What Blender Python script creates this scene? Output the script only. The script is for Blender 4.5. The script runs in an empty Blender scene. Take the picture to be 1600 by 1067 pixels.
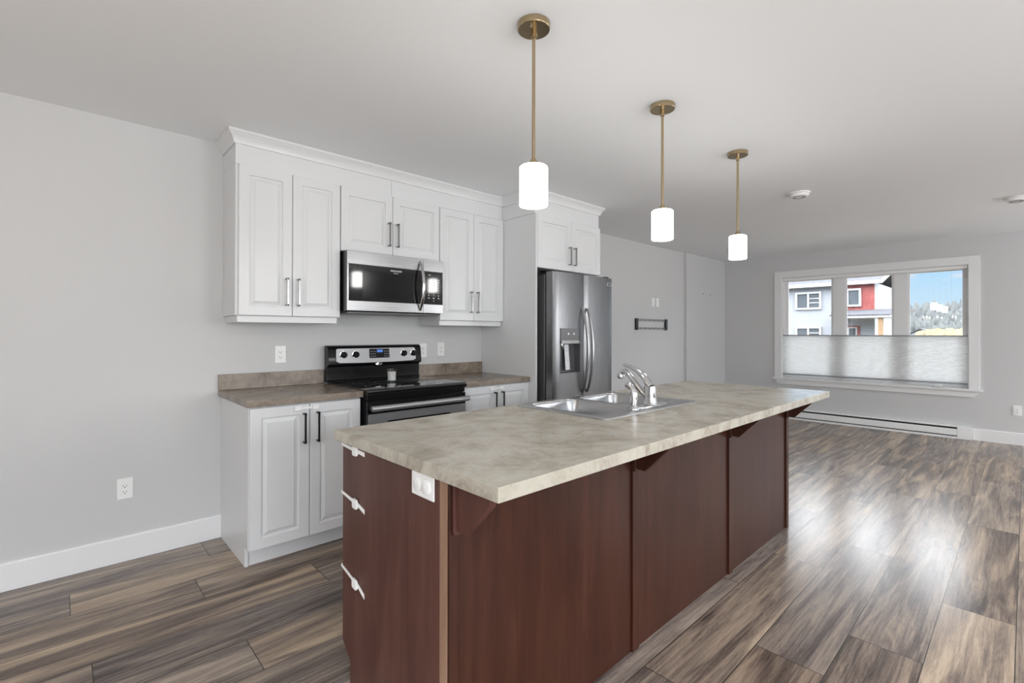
import bpy, bmesh, math, random
from mathutils import Vector, Matrix
random.seed(7)
C = bpy.context.scene.collection
sc = bpy.context.scene
R = math.radians

# ------------------------------------------------------------------ camera
cam = bpy.data.cameras.new('camera'); camo = bpy.data.objects.new('camera', cam); C.objects.link(camo)
YAW, PIT, ROLL, FPX, CY, PX = .8192, -.0039, .0015, 752.22, 517.49, 798.6
fwd = Vector((math.cos(YAW), math.sin(YAW), 0)); right = Vector((math.sin(YAW), -math.cos(YAW), 0)); up = Vector((0, 0, 1))
f2 = fwd*math.cos(PIT) - up*math.sin(PIT); u2 = up*math.cos(PIT) + fwd*math.sin(PIT)
m = Matrix((right, u2, -f2)).transposed().to_4x4() @ Matrix.Rotation(ROLL, 4, 'Z')
m.translation = Vector((0, 0, 1.2649)); camo.matrix_world = m
cam.sensor_width = 36; cam.lens = FPX/1600*36
cam.shift_x = (800-PX)/1600; cam.shift_y = -(533.5-CY)/1600
cam.clip_start = .05; cam.clip_end = 400
sc.camera = camo
sc.view_settings.view_transform = 'Standard'; sc.view_settings.look = 'None'
sc.view_settings.exposure = 0.15; sc.view_settings.gamma = 1.0; sc.view_settings.use_curve_mapping = False
sc.cycles.use_denoising = True
sc.cycles.max_bounces = 10; sc.cycles.diffuse_bounces = 5; sc.cycles.glossy_bounces = 4
sc.cycles.transparent_max_bounces = 12; sc.cycles.sample_clamp_indirect = 4.0
sc.cycles.caustics_reflective = False; sc.cycles.caustics_refractive = False

D, W, H = 3.418, 7.96, 2.44          # kitchen wall plane, window wall plane, ceiling
XR, YR = -3.2, -2.7                  # rear wall, right wall

# ------------------------------------------------------------------ world
SKY_ZENITH, PEND, FILL_A, FILL_B, FILL_C, CHAND = 11.5, 19.0, 68.0, 76.0, 58.0, 44.0
w = bpy.data.worlds.new('world'); sc.world = w; w.use_nodes = True
nt = w.node_tree; nt.nodes.clear(); N = nt.nodes.new; Lk = nt.links.new
tc = N('ShaderNodeTexCoord'); sep = N('ShaderNodeSeparateXYZ'); Lk(tc.outputs['Generated'], sep.inputs[0])
rp = N('ShaderNodeValToRGB'); Lk(sep.outputs['Z'], rp.inputs[0])
e = rp.color_ramp.elements
e[0].position = 0; e[0].color = (.72, .84, .95, 1); e[1].position = .30; e[1].color = (.95, .97, 1, 1)
for p, c in ((.045, (.60, .80, .96, 1)), (.09, (.47, .73, .96, 1)), (.16, (.44, .70, .95, 1))):
    x = e.new(p); x.color = c
mp = N('ShaderNodeMapping'); mp.inputs['Scale'].default_value = (3, 7, 22); Lk(tc.outputs['Generated'], mp.inputs[0])
mp.inputs['Location'].default_value = (0, .55, .3)
cn = N('ShaderNodeTexNoise'); cn.inputs['Scale'].default_value = 2.2; cn.inputs['Detail'].default_value = 5; Lk(mp.outputs[0], cn.inputs['Vector'])
cr = N('ShaderNodeMapRange'); cr.inputs[1].default_value = .50; cr.inputs[2].default_value = .66; Lk(cn.outputs[0], cr.inputs[0])
mx = N('ShaderNodeMixRGB'); Lk(cr.outputs[0], mx.inputs[0]); Lk(rp.outputs[0], mx.inputs[1]); mx.inputs[2].default_value = (.84, .82, .90, 1)
st = N('ShaderNodeMapRange'); st.inputs[1].default_value = .115; st.inputs[2].default_value = .34; st.inputs[3].default_value = 1.0; st.inputs[4].default_value = SKY_ZENITH
Lk(sep.outputs['Z'], st.inputs[0])
bg = N('ShaderNodeBackground'); Lk(mx.outputs[0], bg.inputs[0]); Lk(st.outputs[0], bg.inputs[1])
wo = N('ShaderNodeOutputWorld'); Lk(bg.outputs[0], wo.inputs[0])

def area(name, loc, rot, sx, sy, power, col=(1, 1, 1)):
    l = bpy.data.lights.new(name, 'AREA'); l.shape = 'RECTANGLE'; l.size = sx; l.size_y = sy; l.energy = power; l.color = col
    o = bpy.data.objects.new(name, l); C.objects.link(o); o.location = loc; o.rotation_euler = rot
    return o
# added fill lamps at unseen openings: patio door, rear, side and living windows
area('added_patio_fill', (0.1, YR-.12, 1.1), (R(90), 0, 0), 2.2, 1.95, FILL_A, (.97, .985, 1))
area('added_rear_fill', (XR-.12, -1.0, 1.45), (R(90), 0, R(-90)), 2.4, 1.3, FILL_B, (.97, .985, 1))

area('added_side_fill', (2.8, YR-.12, 1.45), (R(90), 0, 0), 1.6, 1.2, FILL_C, (.97, .985, 1))
area('added_living_fill', (6.95, YR-.12, 1.45), (R(90), 0, 0), 1.4, 1.2, 62.0, (.97, .985, 1))

# ------------------------------------------------------------------ materials
def mat(name, base=(.8, .8, .8), rough=.5, metal=0.0, spec=.5, **k):
    mm = bpy.data.materials.new(name); mm.use_nodes = True
    b = mm.node_tree.nodes['Principled BSDF']
    b.inputs['Base Color'].default_value = (*base, 1); b.inputs['Roughness'].default_value = rough
    b.inputs['Metallic'].default_value = metal; b.inputs['Specular IOR Level'].default_value = spec
    if 'coat' in k: b.inputs['Coat Weight'].default_value = k['coat']; b.inputs['Coat Roughness'].default_value = .08
    if 'emit' in k: b.inputs['Emission Color'].default_value = (*k['emit'], 1); b.inputs['Emission Strength'].default_value = k['es']
    return mm
def nodes(mm): return mm.node_tree, mm.node_tree.nodes.new, mm.node_tree.links.new, mm.node_tree.nodes['Principled BSDF']
def coords(N, Lk, scale, out='Object'):
    t = N('ShaderNodeTexCoord'); q = N('ShaderNodeMapping'); q.inputs['Scale'].default_value = scale
    Lk(t.outputs[out], q.inputs[0]); return q.outputs[0]
def noise(N, Lk, vec, scale, detail=4, rough=.5, dist=0):
    n = N('ShaderNodeTexNoise'); n.inputs['Scale'].default_value = scale; n.inputs['Detail'].default_value = detail
    n.inputs['Roughness'].default_value = rough; n.inputs['Distortion'].default_value = dist
    Lk(vec, n.inputs['Vector']); return n.outputs[0]
def ramp(N, Lk, fac, stops):
    r = N('ShaderNodeValToRGB'); Lk(fac, r.inputs[0]); el = r.color_ramp.elements
    while len(el) > 1: el.remove(el[0])
    el[0].position = stops[0][0]; el[0].color = (*stops[0][1], 1)
    for p, c in stops[1:]: x = el.new(p); x.color = (*c, 1)
    return r.outputs[0]
def bump(N, Lk, b, h, strength, dist=.002):
    q = N('ShaderNodeBump'); q.inputs['Strength'].default_value = strength; q.inputs['Distance'].default_value = dist
    Lk(h, q.inputs['Height']); Lk(q.outputs[0], b.inputs['Normal'])
M = {}
M['wall'] = mat('grey_wall_paint', (.60, .60, .60), .6, spec=.3)
M['ceiling'] = mat('ceiling_paint', (.87, .885, .90), .7, spec=.2)
for k, s in (('wall', 220), ('ceiling', 160)):
    t, N, Lk, b = nodes(M[k]); bump(N, Lk, b, noise(N, Lk, coords(N, Lk, (1, 1, 1)), s, 3), .08, .001)
M['trim'] = mat('white_trim_paint', (.80, .80, .80), .35)
M['cab'] = mat('white_cabinet', (.71, .715, .72), .32)
M['cabin'] = mat('white_cabinet_interior', (.7, .7, .69), .5)
M['plastic'] = mat('white_plastic', (.86, .86, .85), .3)
M['greyplastic'] = mat('grey_plastic', (.30, .30, .31), .4)
M['dark'] = mat('dark_slot', (.015, .015, .015), .6)
M['black'] = mat('black_enamel', (.007, .007, .008), .16, spec=.35)
M['blackglass'] = mat('black_glass', (.008, .008, .009), .06, coat=.5)
M['steel'] = mat('brushed_stainless', (.40, .40, .405), .27, 1)
M['steelv'] = mat('brushed_stainless_fridge', (.22, .22, .225), .30, 1)
M['steelside'] = mat('grey_steel_side', (.16, .16, .165), .42, .6)
for k, s in (('steel', (1.5, 60, 220)), ('steelv', (220, 60, 1.2))):
    t, N, Lk, b = nodes(M[k]); n = noise(N, Lk, coords(N, Lk, s), 3, 3)
    r = N('ShaderNodeMapRange'); r.inputs[3].default_value = .22; r.inputs[4].default_value = .36; Lk(n, r.inputs[0]); Lk(r.outputs[0], b.inputs['Roughness'])
M['panelsteel'] = mat('control_panel_stainless', (.30, .30, .305), .33, 1)
M['ovensteel'] = mat('oven_door_stainless', (.42, .42, .425), .36, .72)
M['sink'] = mat('sink_stainless', (.46, .46, .465), .29, 1)
M['chrome'] = mat('chrome', (.62, .62, .63), .11, 1)
M['nickel'] = mat('brushed_nickel', (.30, .295, .29), .25, 1)
M['nickeldark'] = mat('nickel_dark_reflection', (.055, .055, .058), .3, .9)  # same handle metal on the base doors, dark island reflection put into its colour
M['brass'] = mat('antique_brass', (.46, .36, .22), .27, 1)
M['wax'] = mat('white_wax', (.85, .83, .78), .5)
M['blue'] = mat('blue_display', (.05, .12, .35), .2, emit=(.08, .2, .6), es=.6)
M['ink'] = mat('white_lettering', (.75, .75, .75), .4)
M['shade'] = mat('lit_opal_glass', (.9, .9, .9), .3, emit=(1, .985, .96), es=PEND)
M['bulb'] = mat('lit_bulb', (.9, .8, .6), .3, emit=(1, .80, .52), es=CHAND)
M['clip'] = mat('grey_metal_rail', (.28, .28, .28), .4, .5)

def glassmat(name, tint, gloss, rg=.01):
    mm = bpy.data.materials.new(name); mm.use_nodes = True; t = mm.node_tree; t.nodes.clear(); N = t.nodes.new; Lk = t.links.new
    tr = N('ShaderNodeBsdfTransparent'); tr.inputs[0].default_value = (*tint, 1)
    gl = N('ShaderNodeBsdfGlossy'); gl.inputs['Roughness'].default_value = rg
    fr = N('ShaderNodeFresnel'); fr.inputs[0].default_value = gloss
    mi = N('ShaderNodeMixShader'); Lk(fr.outputs[0], mi.inputs[0]); Lk(tr.outputs[0], mi.inputs[1]); Lk(gl.outputs[0], mi.inputs[2])
    o = N('ShaderNodeOutputMaterial'); Lk(mi.outputs[0], o.inputs[0]); return mm
M['glass'] = glassmat('window_glass', (.97, .98, .98), 1.5)
M['jar'] = glassmat('clear_jar_glass', (.93, .94, .94), 1.3, .10)
# cellular blind: white cloth that lets daylight through
mm = bpy.data.materials.new('cellular_blind_cloth'); mm.use_nodes = True; t = mm.node_tree; t.nodes.clear(); N = t.nodes.new; Lk = t.links.new
d1 = N('ShaderNodeBsdfDiffuse'); d1.inputs[0].default_value = (.93, .93, .93, 1)
d2 = N('ShaderNodeBsdfTranslucent'); d2.inputs[0].default_value = (.95, .95, .95, 1)
mi = N('ShaderNodeMixShader'); mi.inputs[0].default_value = .72; Lk(d1.outputs[0], mi.inputs[1]); Lk(d2.outputs[0], mi.inputs[2])
o = N('ShaderNodeOutputMaterial'); Lk(mi.outputs[0], o.inputs[0]); M['blind'] = mm

# floor: wood plank laminate, one UV cell per plank, u along and v across in metres
M['floor'] = mat('plank_laminate', rough=.3, spec=.29)
t, N, Lk, b = nodes(M['floor'])
at = N('ShaderNodeAttribute'); at.attribute_name = 'plank'; at.attribute_type = 'GEOMETRY'
uv = N('ShaderNodeUVMap'); uv.uv_map = 'plankuv'
sp = N('ShaderNodeSeparateXYZ'); Lk(at.outputs['Vector'], sp.inputs[0])
offs = N('ShaderNodeVectorMath'); offs.operation = 'MULTIPLY_ADD'; offs.inputs[1].default_value = (37, 53, 71); Lk(at.outputs['Vector'], offs.inputs[0])
Lk(uv.outputs[0], offs.inputs[2])
def stretched(sx, sy, scale, detail, dist=0., rough=.55):
    q = N('ShaderNodeMapping'); q.inputs['Scale'].default_value = (sx, sy, 1); Lk(offs.outputs[0], q.inputs[0])
    return noise(N, Lk, q.outputs[0], scale, detail, rough, dist)
broad = stretched(.62, 6.5, 1.7, 5, 1.0, .6)
fine = stretched(1.6, 46, 2.2, 5, .3, .65)
rings = stretched(1.0, 8, 3.0, 2, 2.2)
def math_(op, a, bb):
    q = N('ShaderNodeMath'); q.operation = op
    for i, v in enumerate((a, bb)):
        if isinstance(v, (int, float)): q.inputs[i].default_value = v
        else: Lk(v, q.inputs[i])
    return q.outputs[0]
v = math_('ADD', math_('MULTIPLY', broad, .70), math_('MULTIPLY', fine, .30))
v = math_('ADD', math_('MULTIPLY', math_('SUBTRACT', v, .5), 1.6), .5)
v = math_('ADD', v, math_('MULTIPLY', math_('SUBTRACT', sp.outputs['X'], .5), .16))
grain = stretched(2.4, 120, 1.6, 3, .2, .6)
v = math_('SUBTRACT', v, math_('MULTIPLY', math_('MAXIMUM', math_('SUBTRACT', grain, .56), 0), .45))
wv = N('ShaderNodeMath'); wv.operation = 'SINE'; Lk(math_('MULTIPLY', rings, 46), wv.inputs[0])
v = math_('ADD', v, math_('MULTIPLY', wv.outputs[0], .022))
col = ramp(N, Lk, v, ((.24, (.060, .048, .043)), (.38, (.140, .111, .096)), (.48, (.222, .178, .149)), (.60, (.325, .262, .210)), (.76, (.49, .40, .31))))
tint = N('ShaderNodeMixRGB'); tint.blend_type = 'MULTIPLY'; tint.inputs[0].default_value = 1
Lk(col, tint.inputs[1]); Lk(ramp(N, Lk, sp.outputs['Y'], ((0, (.92, .95, 1)), (.5, (1, .97, .93)), (1, (1.0, .93, .84)))), tint.inputs[2])
su = N('ShaderNodeSeparateXYZ'); Lk(at.outputs['Vector'], su.inputs[0])
uv2 = N('ShaderNodeUVMap'); uv2.uv_map = 'edgeuv'
se = N('ShaderNodeSeparateXYZ'); Lk(uv2.outputs[0], se.inputs[0])   # metres to nearest side: x across, y along
q1 = math_('LESS_THAN', math_('ABSOLUTE', se.outputs['X'], 0), .0016); q2 = math_('LESS_THAN', se.outputs['Y'], .0014)
def edge(c, hi, wd):
    a = math_('LESS_THAN', c, wd); bb = math_('GREATER_THAN', c, math_('SUBTRACT', hi, wd)); return math_('MAXIMUM', a, bb)
lenat = N('ShaderNodeAttribute'); lenat.attribute_name = 'plank_len'; lenat.attribute_type = 'GEOMETRY'
seam = math_('MAXIMUM', edge(se.outputs['Y'], .2405, .0016), edge(se.outputs['X'], lenat.outputs['Fac'], .0016))
sm = N('ShaderNodeMixRGB'); Lk(seam, sm.inputs[0]); Lk(tint.outputs[0], sm.inputs[1]); sm.inputs[2].default_value = (.03, .024, .02, 1)
Lk(sm.outputs[0], b.inputs['Base Color'])
rr = N('ShaderNodeMapRange'); rr.inputs[3].default_value = .17; rr.inputs[4].default_value = .31; Lk(fine, rr.inputs[0]); Lk(rr.outputs[0], b.inputs['Roughness'])
bump(N, Lk, b, math_('SUBTRACT', math_('MULTIPLY', fine, .5), seam), .07, .0012)

# cherry wood, vertical grain
def wood(name, lo, mid, hi, rough=.33):
    mm = mat(name, rough=rough, spec=.27); t, N, Lk, b = nodes(mm)
    c = coords(N, Lk, (7, 7, .9)); n1 = noise(N, Lk, c, 1.6, 4, .55, .8)
    c2 = coords(N, Lk, (70, 70, 2.2)); n2 = noise(N, Lk, c2, 2.2, 4, .6)
    q = N('ShaderNodeMath'); q.operation = 'MULTIPLY_ADD'; q.inputs[1].default_value = .3; Lk(n2, q.inputs[0])
    q2 = N('ShaderNodeMath'); q2.operation = 'MULTIPLY'; q2.inputs[1].default_value = .7; Lk(n1, q2.inputs[0]); Lk(q2.outputs[0], q.inputs[2])
    Lk(ramp(N, Lk, q.outputs[0], ((.30, lo), (.5, mid), (.68, hi))), b.inputs['Base Color'])
    bump(N, Lk, b, n2, .06, .001); return mm
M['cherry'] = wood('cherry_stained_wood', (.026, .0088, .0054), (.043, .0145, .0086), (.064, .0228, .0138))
M['cherrylit'] = wood('cherry_lit_copy', (.062, .024, .018), (.094, .039, .030), (.128, .058, .045), .38)  # lighter copy of the cherry: light on the island end put into the colour
M['cherryedge'] = wood('worn_cherry_edge', (.22, .125, .08), (.30, .18, .12), (.38, .24, .165), .4)
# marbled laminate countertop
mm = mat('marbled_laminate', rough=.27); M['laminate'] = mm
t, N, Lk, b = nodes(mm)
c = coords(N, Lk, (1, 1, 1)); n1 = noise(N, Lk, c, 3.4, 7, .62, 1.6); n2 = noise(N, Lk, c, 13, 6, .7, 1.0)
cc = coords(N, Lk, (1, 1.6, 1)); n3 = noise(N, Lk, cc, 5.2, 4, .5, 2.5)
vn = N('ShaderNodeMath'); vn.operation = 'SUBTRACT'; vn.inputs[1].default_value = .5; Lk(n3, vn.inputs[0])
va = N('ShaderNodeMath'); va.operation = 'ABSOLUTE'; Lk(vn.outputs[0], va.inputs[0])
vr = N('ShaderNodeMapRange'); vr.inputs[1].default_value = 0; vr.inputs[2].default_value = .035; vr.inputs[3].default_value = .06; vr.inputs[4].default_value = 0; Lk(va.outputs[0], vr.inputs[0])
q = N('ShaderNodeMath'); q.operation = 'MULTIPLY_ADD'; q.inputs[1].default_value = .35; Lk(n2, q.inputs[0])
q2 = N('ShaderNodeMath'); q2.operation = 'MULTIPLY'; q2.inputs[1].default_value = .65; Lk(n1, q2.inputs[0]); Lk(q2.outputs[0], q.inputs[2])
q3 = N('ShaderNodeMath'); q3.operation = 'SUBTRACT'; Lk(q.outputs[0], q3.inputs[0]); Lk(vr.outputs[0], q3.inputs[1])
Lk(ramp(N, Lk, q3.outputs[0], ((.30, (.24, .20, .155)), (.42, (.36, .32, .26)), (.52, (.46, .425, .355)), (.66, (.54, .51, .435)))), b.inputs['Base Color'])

M['laminateshade'] = M['laminate'].copy(); M['laminateshade'].name = 'shaded_marbled_laminate'  # same laminate darkened: shade under the wall cabinets painted into the colour
for n_ in M['laminateshade'].node_tree.nodes:
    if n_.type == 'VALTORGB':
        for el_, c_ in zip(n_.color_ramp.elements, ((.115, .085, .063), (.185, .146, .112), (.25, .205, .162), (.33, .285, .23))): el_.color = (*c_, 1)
# outdoors
def siding(name, colr, pitch, axis='Z', jit=.05):
    mm = mat(name, colr, .6); t, N, Lk, b = nodes(mm)
    tcn = N('ShaderNodeTexCoord'); s = N('ShaderNodeSeparateXYZ'); Lk(tcn.outputs['Object'], s.inputs[0])
    a = N('ShaderNodeMath'); a.operation = 'MULTIPLY'; a.inputs[1].default_value = 1/pitch; Lk(s.outputs[axis], a.inputs[0])
    fr = N('ShaderNodeMath'); fr.operation = 'FRACT'; Lk(a.outputs[0], fr.inputs[0])
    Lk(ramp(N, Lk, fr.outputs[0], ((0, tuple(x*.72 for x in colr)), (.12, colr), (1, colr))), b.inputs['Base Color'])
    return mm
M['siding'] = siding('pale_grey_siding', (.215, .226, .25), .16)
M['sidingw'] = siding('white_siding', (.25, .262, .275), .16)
M['redclad'] = mat('red_cladding', (.42, .055, .05), .6)
t, N, Lk, b = nodes(M['redclad'])
Lk(ramp(N, Lk, noise(N, Lk, coords(N, Lk, (.5, 3, 1.4)), 1.5, 4), ((.35, (.17, .026, .023)), (.65, (.23, .05, .045)))), b.inputs['Base Color'])
M['roof'] = mat('grey_shingles', (.40, .41, .44), .95, spec=0.05)
t, N, Lk, b = nodes(M['roof']); Lk(ramp(N, Lk, noise(N, Lk, coords(N, Lk, (1, 1, 1)), 6, 4), ((.3, (.058, .060, .068)), (.7, (.085, .087, .096)))), b.inputs['Base Color'])
M['outtrim'] = mat('white_exterior_trim', (.36, .365, .38), .5)
M['pane'] = mat('exterior_pane', (.07, .08, .09), .1)
M['post'] = mat('honey_wood_post', (.20, .125, .065), .6)
M['mulch'] = mat('tan_grass', (.42, .36, .24), .9)
t, N, Lk, b = nodes(M['mulch']); Lk(ramp(N, Lk, noise(N, Lk, coords(N, Lk, (1, 1, 1)), 2.5, 5), ((.3, (.10, .085, .05)), (.7, (.19, .15, .085)))), b.inputs['Base Color'])
M['ground'] = mat('gravel_lawn', (.34, .33, .28), .9)
t, N, Lk, b = nodes(M['ground']); Lk(ramp(N, Lk, noise(N, Lk, coords(N, Lk, (1, 1, 1)), 1.2, 5), ((.3, (.09, .09, .07)), (.7, (.15, .14, .12)))), b.inputs['Base Color'])
M['trees'] = mat('bare_woodland', (.34, .36, .36), .9)
t, N, Lk, b = nodes(M['trees']); Lk(ramp(N, Lk, noise(N, Lk, coords(N, Lk, (.7, .7, .3)), 1.2, 5, .7), ((.3, (.052, .062, .062)), (.5, (.075, .082, .082)), (.7, (.10, .102, .10)))), b.inputs['Base Color'])

# ------------------------------------------------------------------ mesh helpers
WL = {}
class MB:
    def __init__(s): s.bm = bmesh.new()
    def face(s, pts):
        return s.bm.faces.new([s.bm.verts.new(p) for p in pts])
    def box(s, x0, x1, y0, y1, z0, z1):
        x0, x1 = sorted((x0, x1)); y0, y1 = sorted((y0, y1)); z0, z1 = sorted((z0, z1))
        v = [s.bm.verts.new(p) for p in ((x0,y0,z0),(x1,y0,z0),(x1,y1,z0),(x0,y1,z0),(x0,y0,z1),(x1,y0,z1),(x1,y1,z1),(x0,y1,z1))]
        for f in ((0,3,2,1),(4,5,6,7),(0,1,5,4),(1,2,6,5),(2,3,7,6),(3,0,4,7)): s.bm.faces.new([v[i] for i in f])
        return s
    def fbox(s, F, u0, u1, v0, v1, w0, w1):
        a = F(u0, v0, w0); b = F(u1, v1, w1); return s.box(a[0], b[0], a[1], b[1], a[2], b[2])
    def prism(s, outline, fn, a, b):          # outline of (p,q); fn(p,q,t) -> xyz
        n = len(outline)
        A = [s.bm.verts.new(fn(p, q, a)) for p, q in outline]; B = [s.bm.verts.new(fn(p, q, b)) for p, q in outline]
        s.bm.faces.new(A); s.bm.faces.new(B[::-1])
        for i in range(n): s.bm.faces.new((A[i], B[i], B[(i+1) % n], A[(i+1) % n]))
        return s
    def rings(s, loops, cap0=True, cap1=True, closed=True):
        L = [[s.bm.verts.new(p) for p in lp] for lp in loops]
        for A, B in zip(L, L[1:]):
            n = len(A)
            for i in range(n if closed else n-1): s.bm.faces.new((A[i], A[(i+1) % n], B[(i+1) % n], B[i]))
        if cap0: s.bm.faces.new(L[0][::-1])
        if cap1: s.bm.faces.new(L[-1])
        return s
    def lathe(s, prof, c=(0, 0, 0), n=32, ax='Z', cap0=True, cap1=True):
        lo = []
        for r, h in prof:
            lp = []
            for i in range(n):
                a = 2*math.pi*i/n; p, q = r*math.cos(a), r*math.sin(a)
                lp.append({'Z': (c[0]+p, c[1]+q, c[2]+h), 'Y': (c[0]+p, c[1]+h, c[2]+q), 'X': (c[0]+h, c[1]+p, c[2]+q)}[ax])
            lo.append(lp)
        return s.rings(lo, cap0, cap1)
    def tube(s, pts, rad, n=12, flat=1.0):
        pts = [Vector(p) for p in pts]; k = len(pts); rad = rad if isinstance(rad, (list, tuple)) else [rad]*k
        T = [(pts[min(i+1, k-1)]-pts[max(i-1, 0)]).normalized() for i in range(k)]
        ref = Vector((0, 0, 1)) if abs(T[0].z) < .9 else Vector((1, 0, 0))
        nrm = T[0].cross(ref).normalized(); lo = []
        for i in range(k):
            nrm = (nrm - T[i]*nrm.dot(T[i])).normalized(); bi = T[i].cross(nrm)
            lo.append([tuple(pts[i] + nrm*rad[i]*math.cos(2*math.pi*j/n) + bi*rad[i]*flat*math.sin(2*math.pi*j/n)) for j in range(n)])
        return s.rings(lo)
    def build(s, name, material, parent=None, bev=0, smooth=True, ang=38, segs=2, keep=False):
        if not keep: bmesh.ops.recalc_face_normals(s.bm, faces=s.bm.faces)
        vs = [v.co for v in s.bm.verts]
        lo = Vector([min(v[i] for v in vs) for i in range(3)]); hi = Vector([max(v[i] for v in vs) for i in range(3)])
        c = (lo+hi)/2
        bmesh.ops.translate(s.bm, vec=-c, verts=s.bm.verts)
        me = bpy.data.meshes.new(name); s.bm.to_mesh(me); s.bm.free()
        me.materials.append(material)
        if smooth:
            for p in me.polygons: p.use_smooth = True
            me.set_sharp_from_angle(angle=R(ang))
        o = bpy.data.objects.new(name, me); C.objects.link(o)
        if parent: o.parent = parent; o.location = c - WL[parent]
        else: o.location = c
        WL[o] = c
        if bev:
            bm_ = o.modifiers.new('bevel', 'BEVEL'); bm_.width = bev; bm_.segments = segs; bm_.limit_method = 'ANGLE'; bm_.angle_limit = R(40); bm_.harden_normals = smooth
        return o
def tag(o, label, cat=None, group=None, kind=None):
    o['label'] = label
    if cat: o['category'] = cat
    if group: o['group'] = group
    if kind: o['kind'] = kind
    return o
def thing(name, loc, label, cat, group=None):
    o = bpy.data.objects.new(name, None); o.empty_display_size = .1; C.objects.link(o); o.location = loc; WL[o] = Vector(loc)
    return tag(o, label, cat, group)
def structure(o): o['kind'] = 'structure'; return o
def text(s, fn, size, name, material, parent, depth=.0006):
    cu = bpy.data.curves.new('t', 'FONT'); cu.body = s; cu.size = size; cu.align_x = 'CENTER'; cu.align_y = 'CENTER'; cu.extrude = depth
    o = bpy.data.objects.new('t', cu); C.objects.link(o); bpy.context.view_layer.update()
    me = bpy.data.meshes.new_from_object(o.evaluated_get(bpy.context.evaluated_depsgraph_get()))
    bpy.data.objects.remove(o)
    mb = MB(); mb.bm.from_mesh(me); bpy.data.meshes.remove(me)
    for v in mb.bm.verts: v.co = Vector(fn(v.co.x, v.co.y, v.co.z))
    return mb.build(name, material, parent, smooth=False)
def FY(y):  return lambda u, v, w: (u, y-w, v)        # faces the room from the kitchen wall
def FYp(y): return lambda u, v, w: (u, y+w, v)        # faces the kitchen wall
def FX(x):  return lambda u, v, w: (x-w, u, v)        # faces -x

# ------------------------------------------------------------------ room shell
ROWH, ROW0, PL = .2405, .272, 1.383
joints = {0: 2.42, 1: 3.447, 2: 4.39, 3: 3.90, 10: .506, 11: .034, 9: 1.005, 7: .562, 8: .09, -1: 3.03, 12: .62, 6: 1.15, 5: .2, 4: .75, -2: 3.9, -3: 2.7}
bm = bmesh.new(); uvl = bm.loops.layers.uv.new('plankuv'); uve = bm.loops.layers.uv.new('edgeuv')
pl = bm.faces.layers.float_vector.new('plank'); ln = bm.faces.layers.float.new('plank_len')
k0 = math.floor((YR-ROW0)/ROWH); k1 = math.ceil((D-ROW0)/ROWH)
for k in range(k0, k1):
    ya, yb = ROW0+k*ROWH, ROW0+(k+1)*ROWH
    j = joints.get(k, random.uniform(0, PL)); x = j - PL*math.ceil((j-XR)/PL)
    while x < W:
        xa, xb = max(x, XR), min(x+PL, W); y0, y1 = max(ya, YR), min(yb, D)
        if xb > xa+.001 and y1 > y0+.001:
            vs = [bm.verts.new(p) for p in ((xa, y0, 0), (xb, y0, 0), (xb, y1, 0), (xa, y1, 0))]
            f = bm.faces.new(vs)
            f[pl] = Vector((random.random(), random.random(), random.random())); f[ln] = PL
            for lp, (px_, py_) in zip(f.loops, ((xa, y0), (xb, y0), (xb, y1), (xa, y1))):
                lp[uvl].uv = (px_-x, py_-ya); lp[uve].uv = (px_-x, py_-ya)
        x += PL
me = bpy.data.meshes.new('floor'); bm.to_mesh(me); bm.free(); me.materials.append(M['floor'])
fl = bpy.data.objects.new('floor', me); C.objects.link(fl); structure(fl)
tag(fl, 'grey brown wood plank laminate floor running toward the window')
# sub-slab closes the floor from below
structure(MB().box(XR-.2, W+.2, YR-.2, D+.2, -.25, -.004).build('floor', M['cabin'])); 
structure(MB().box(XR-.2, W+.2, YR-.2, D+.2, H, H+.25).build('ceiling', M['ceiling']))
structure(MB().box(XR-.2, W+.2, D, D+.2, 0, H).build('wall_left', M['wall']))
XS = 6.66
structure(MB().box(XS, W, D-.042, D, 0, H).build('wall_left', M['wall'], bev=.004))   # shallow bump-out by the window corner
# window wall with window opening and an added, unseen entry door further right
WY0, WY1, WZ0, WZ1 = .468, 2.528, .600, 2.106
DY0, DY1, DZ1 = -1.26, -.34, 2.06
w_ = MB()
w_.box(W, W+.2, WY1, D, 0, H); w_.box(W, W+.2, WY0, WY1, 0, WZ0); w_.box(W, W+.2, WY0, WY1, WZ1, H)
w_.box(W, W+.2, DY1, WY0, 0, H); w_.box(W, W+.2, DY0, DY1, DZ1, H); w_.box(W, W+.2, YR, DY0, 0, H)
structure(w_.build('wall_far', M['wall'], smooth=False))
# right wall with added patio door and window openings, rear wall with an added one
PX0, PX1, PZ1 = -1.0, 1.2, 2.08
w_ = MB(); w_.box(XR-.2, PX0, YR-.2, YR, 0, H); w_.box(PX1, 2.0, YR-.2, YR, 0, H); w_.box(3.6, 6.25, YR-.2, YR, 0, H); w_.box(7.65, W+.2, YR-.2, YR, 0, H); w_.box(6.25, 7.65, YR-.2, YR, 0, .85); w_.box(6.25, 7.65, YR-.2, YR, 2.05, H); w_.box(2.0, 3.6, YR-.2, YR, 0, .85); w_.box(2.0, 3.6, YR-.2, YR, 2.05, H); w_.box(PX0, PX1, YR-.2, YR, PZ1, H)
structure(w_.build('wall_right', M['wall'], smooth=False))
RY0, RY1, RZ0, RZ1 = -2.2, .2, .80, 2.1
w_ = MB(); w_.box(XR-.2, XR, YR, RY0, 0, H); w_.box(XR-.2, XR, RY1, D, 0, H); w_.box(XR-.2, XR, RY0, RY1, 0, RZ0); w_.box(XR-.2, XR, RY0, RY1, RZ1, H)
structure(w_.build('wall_rear', M['wall'], smooth=False))
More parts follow.
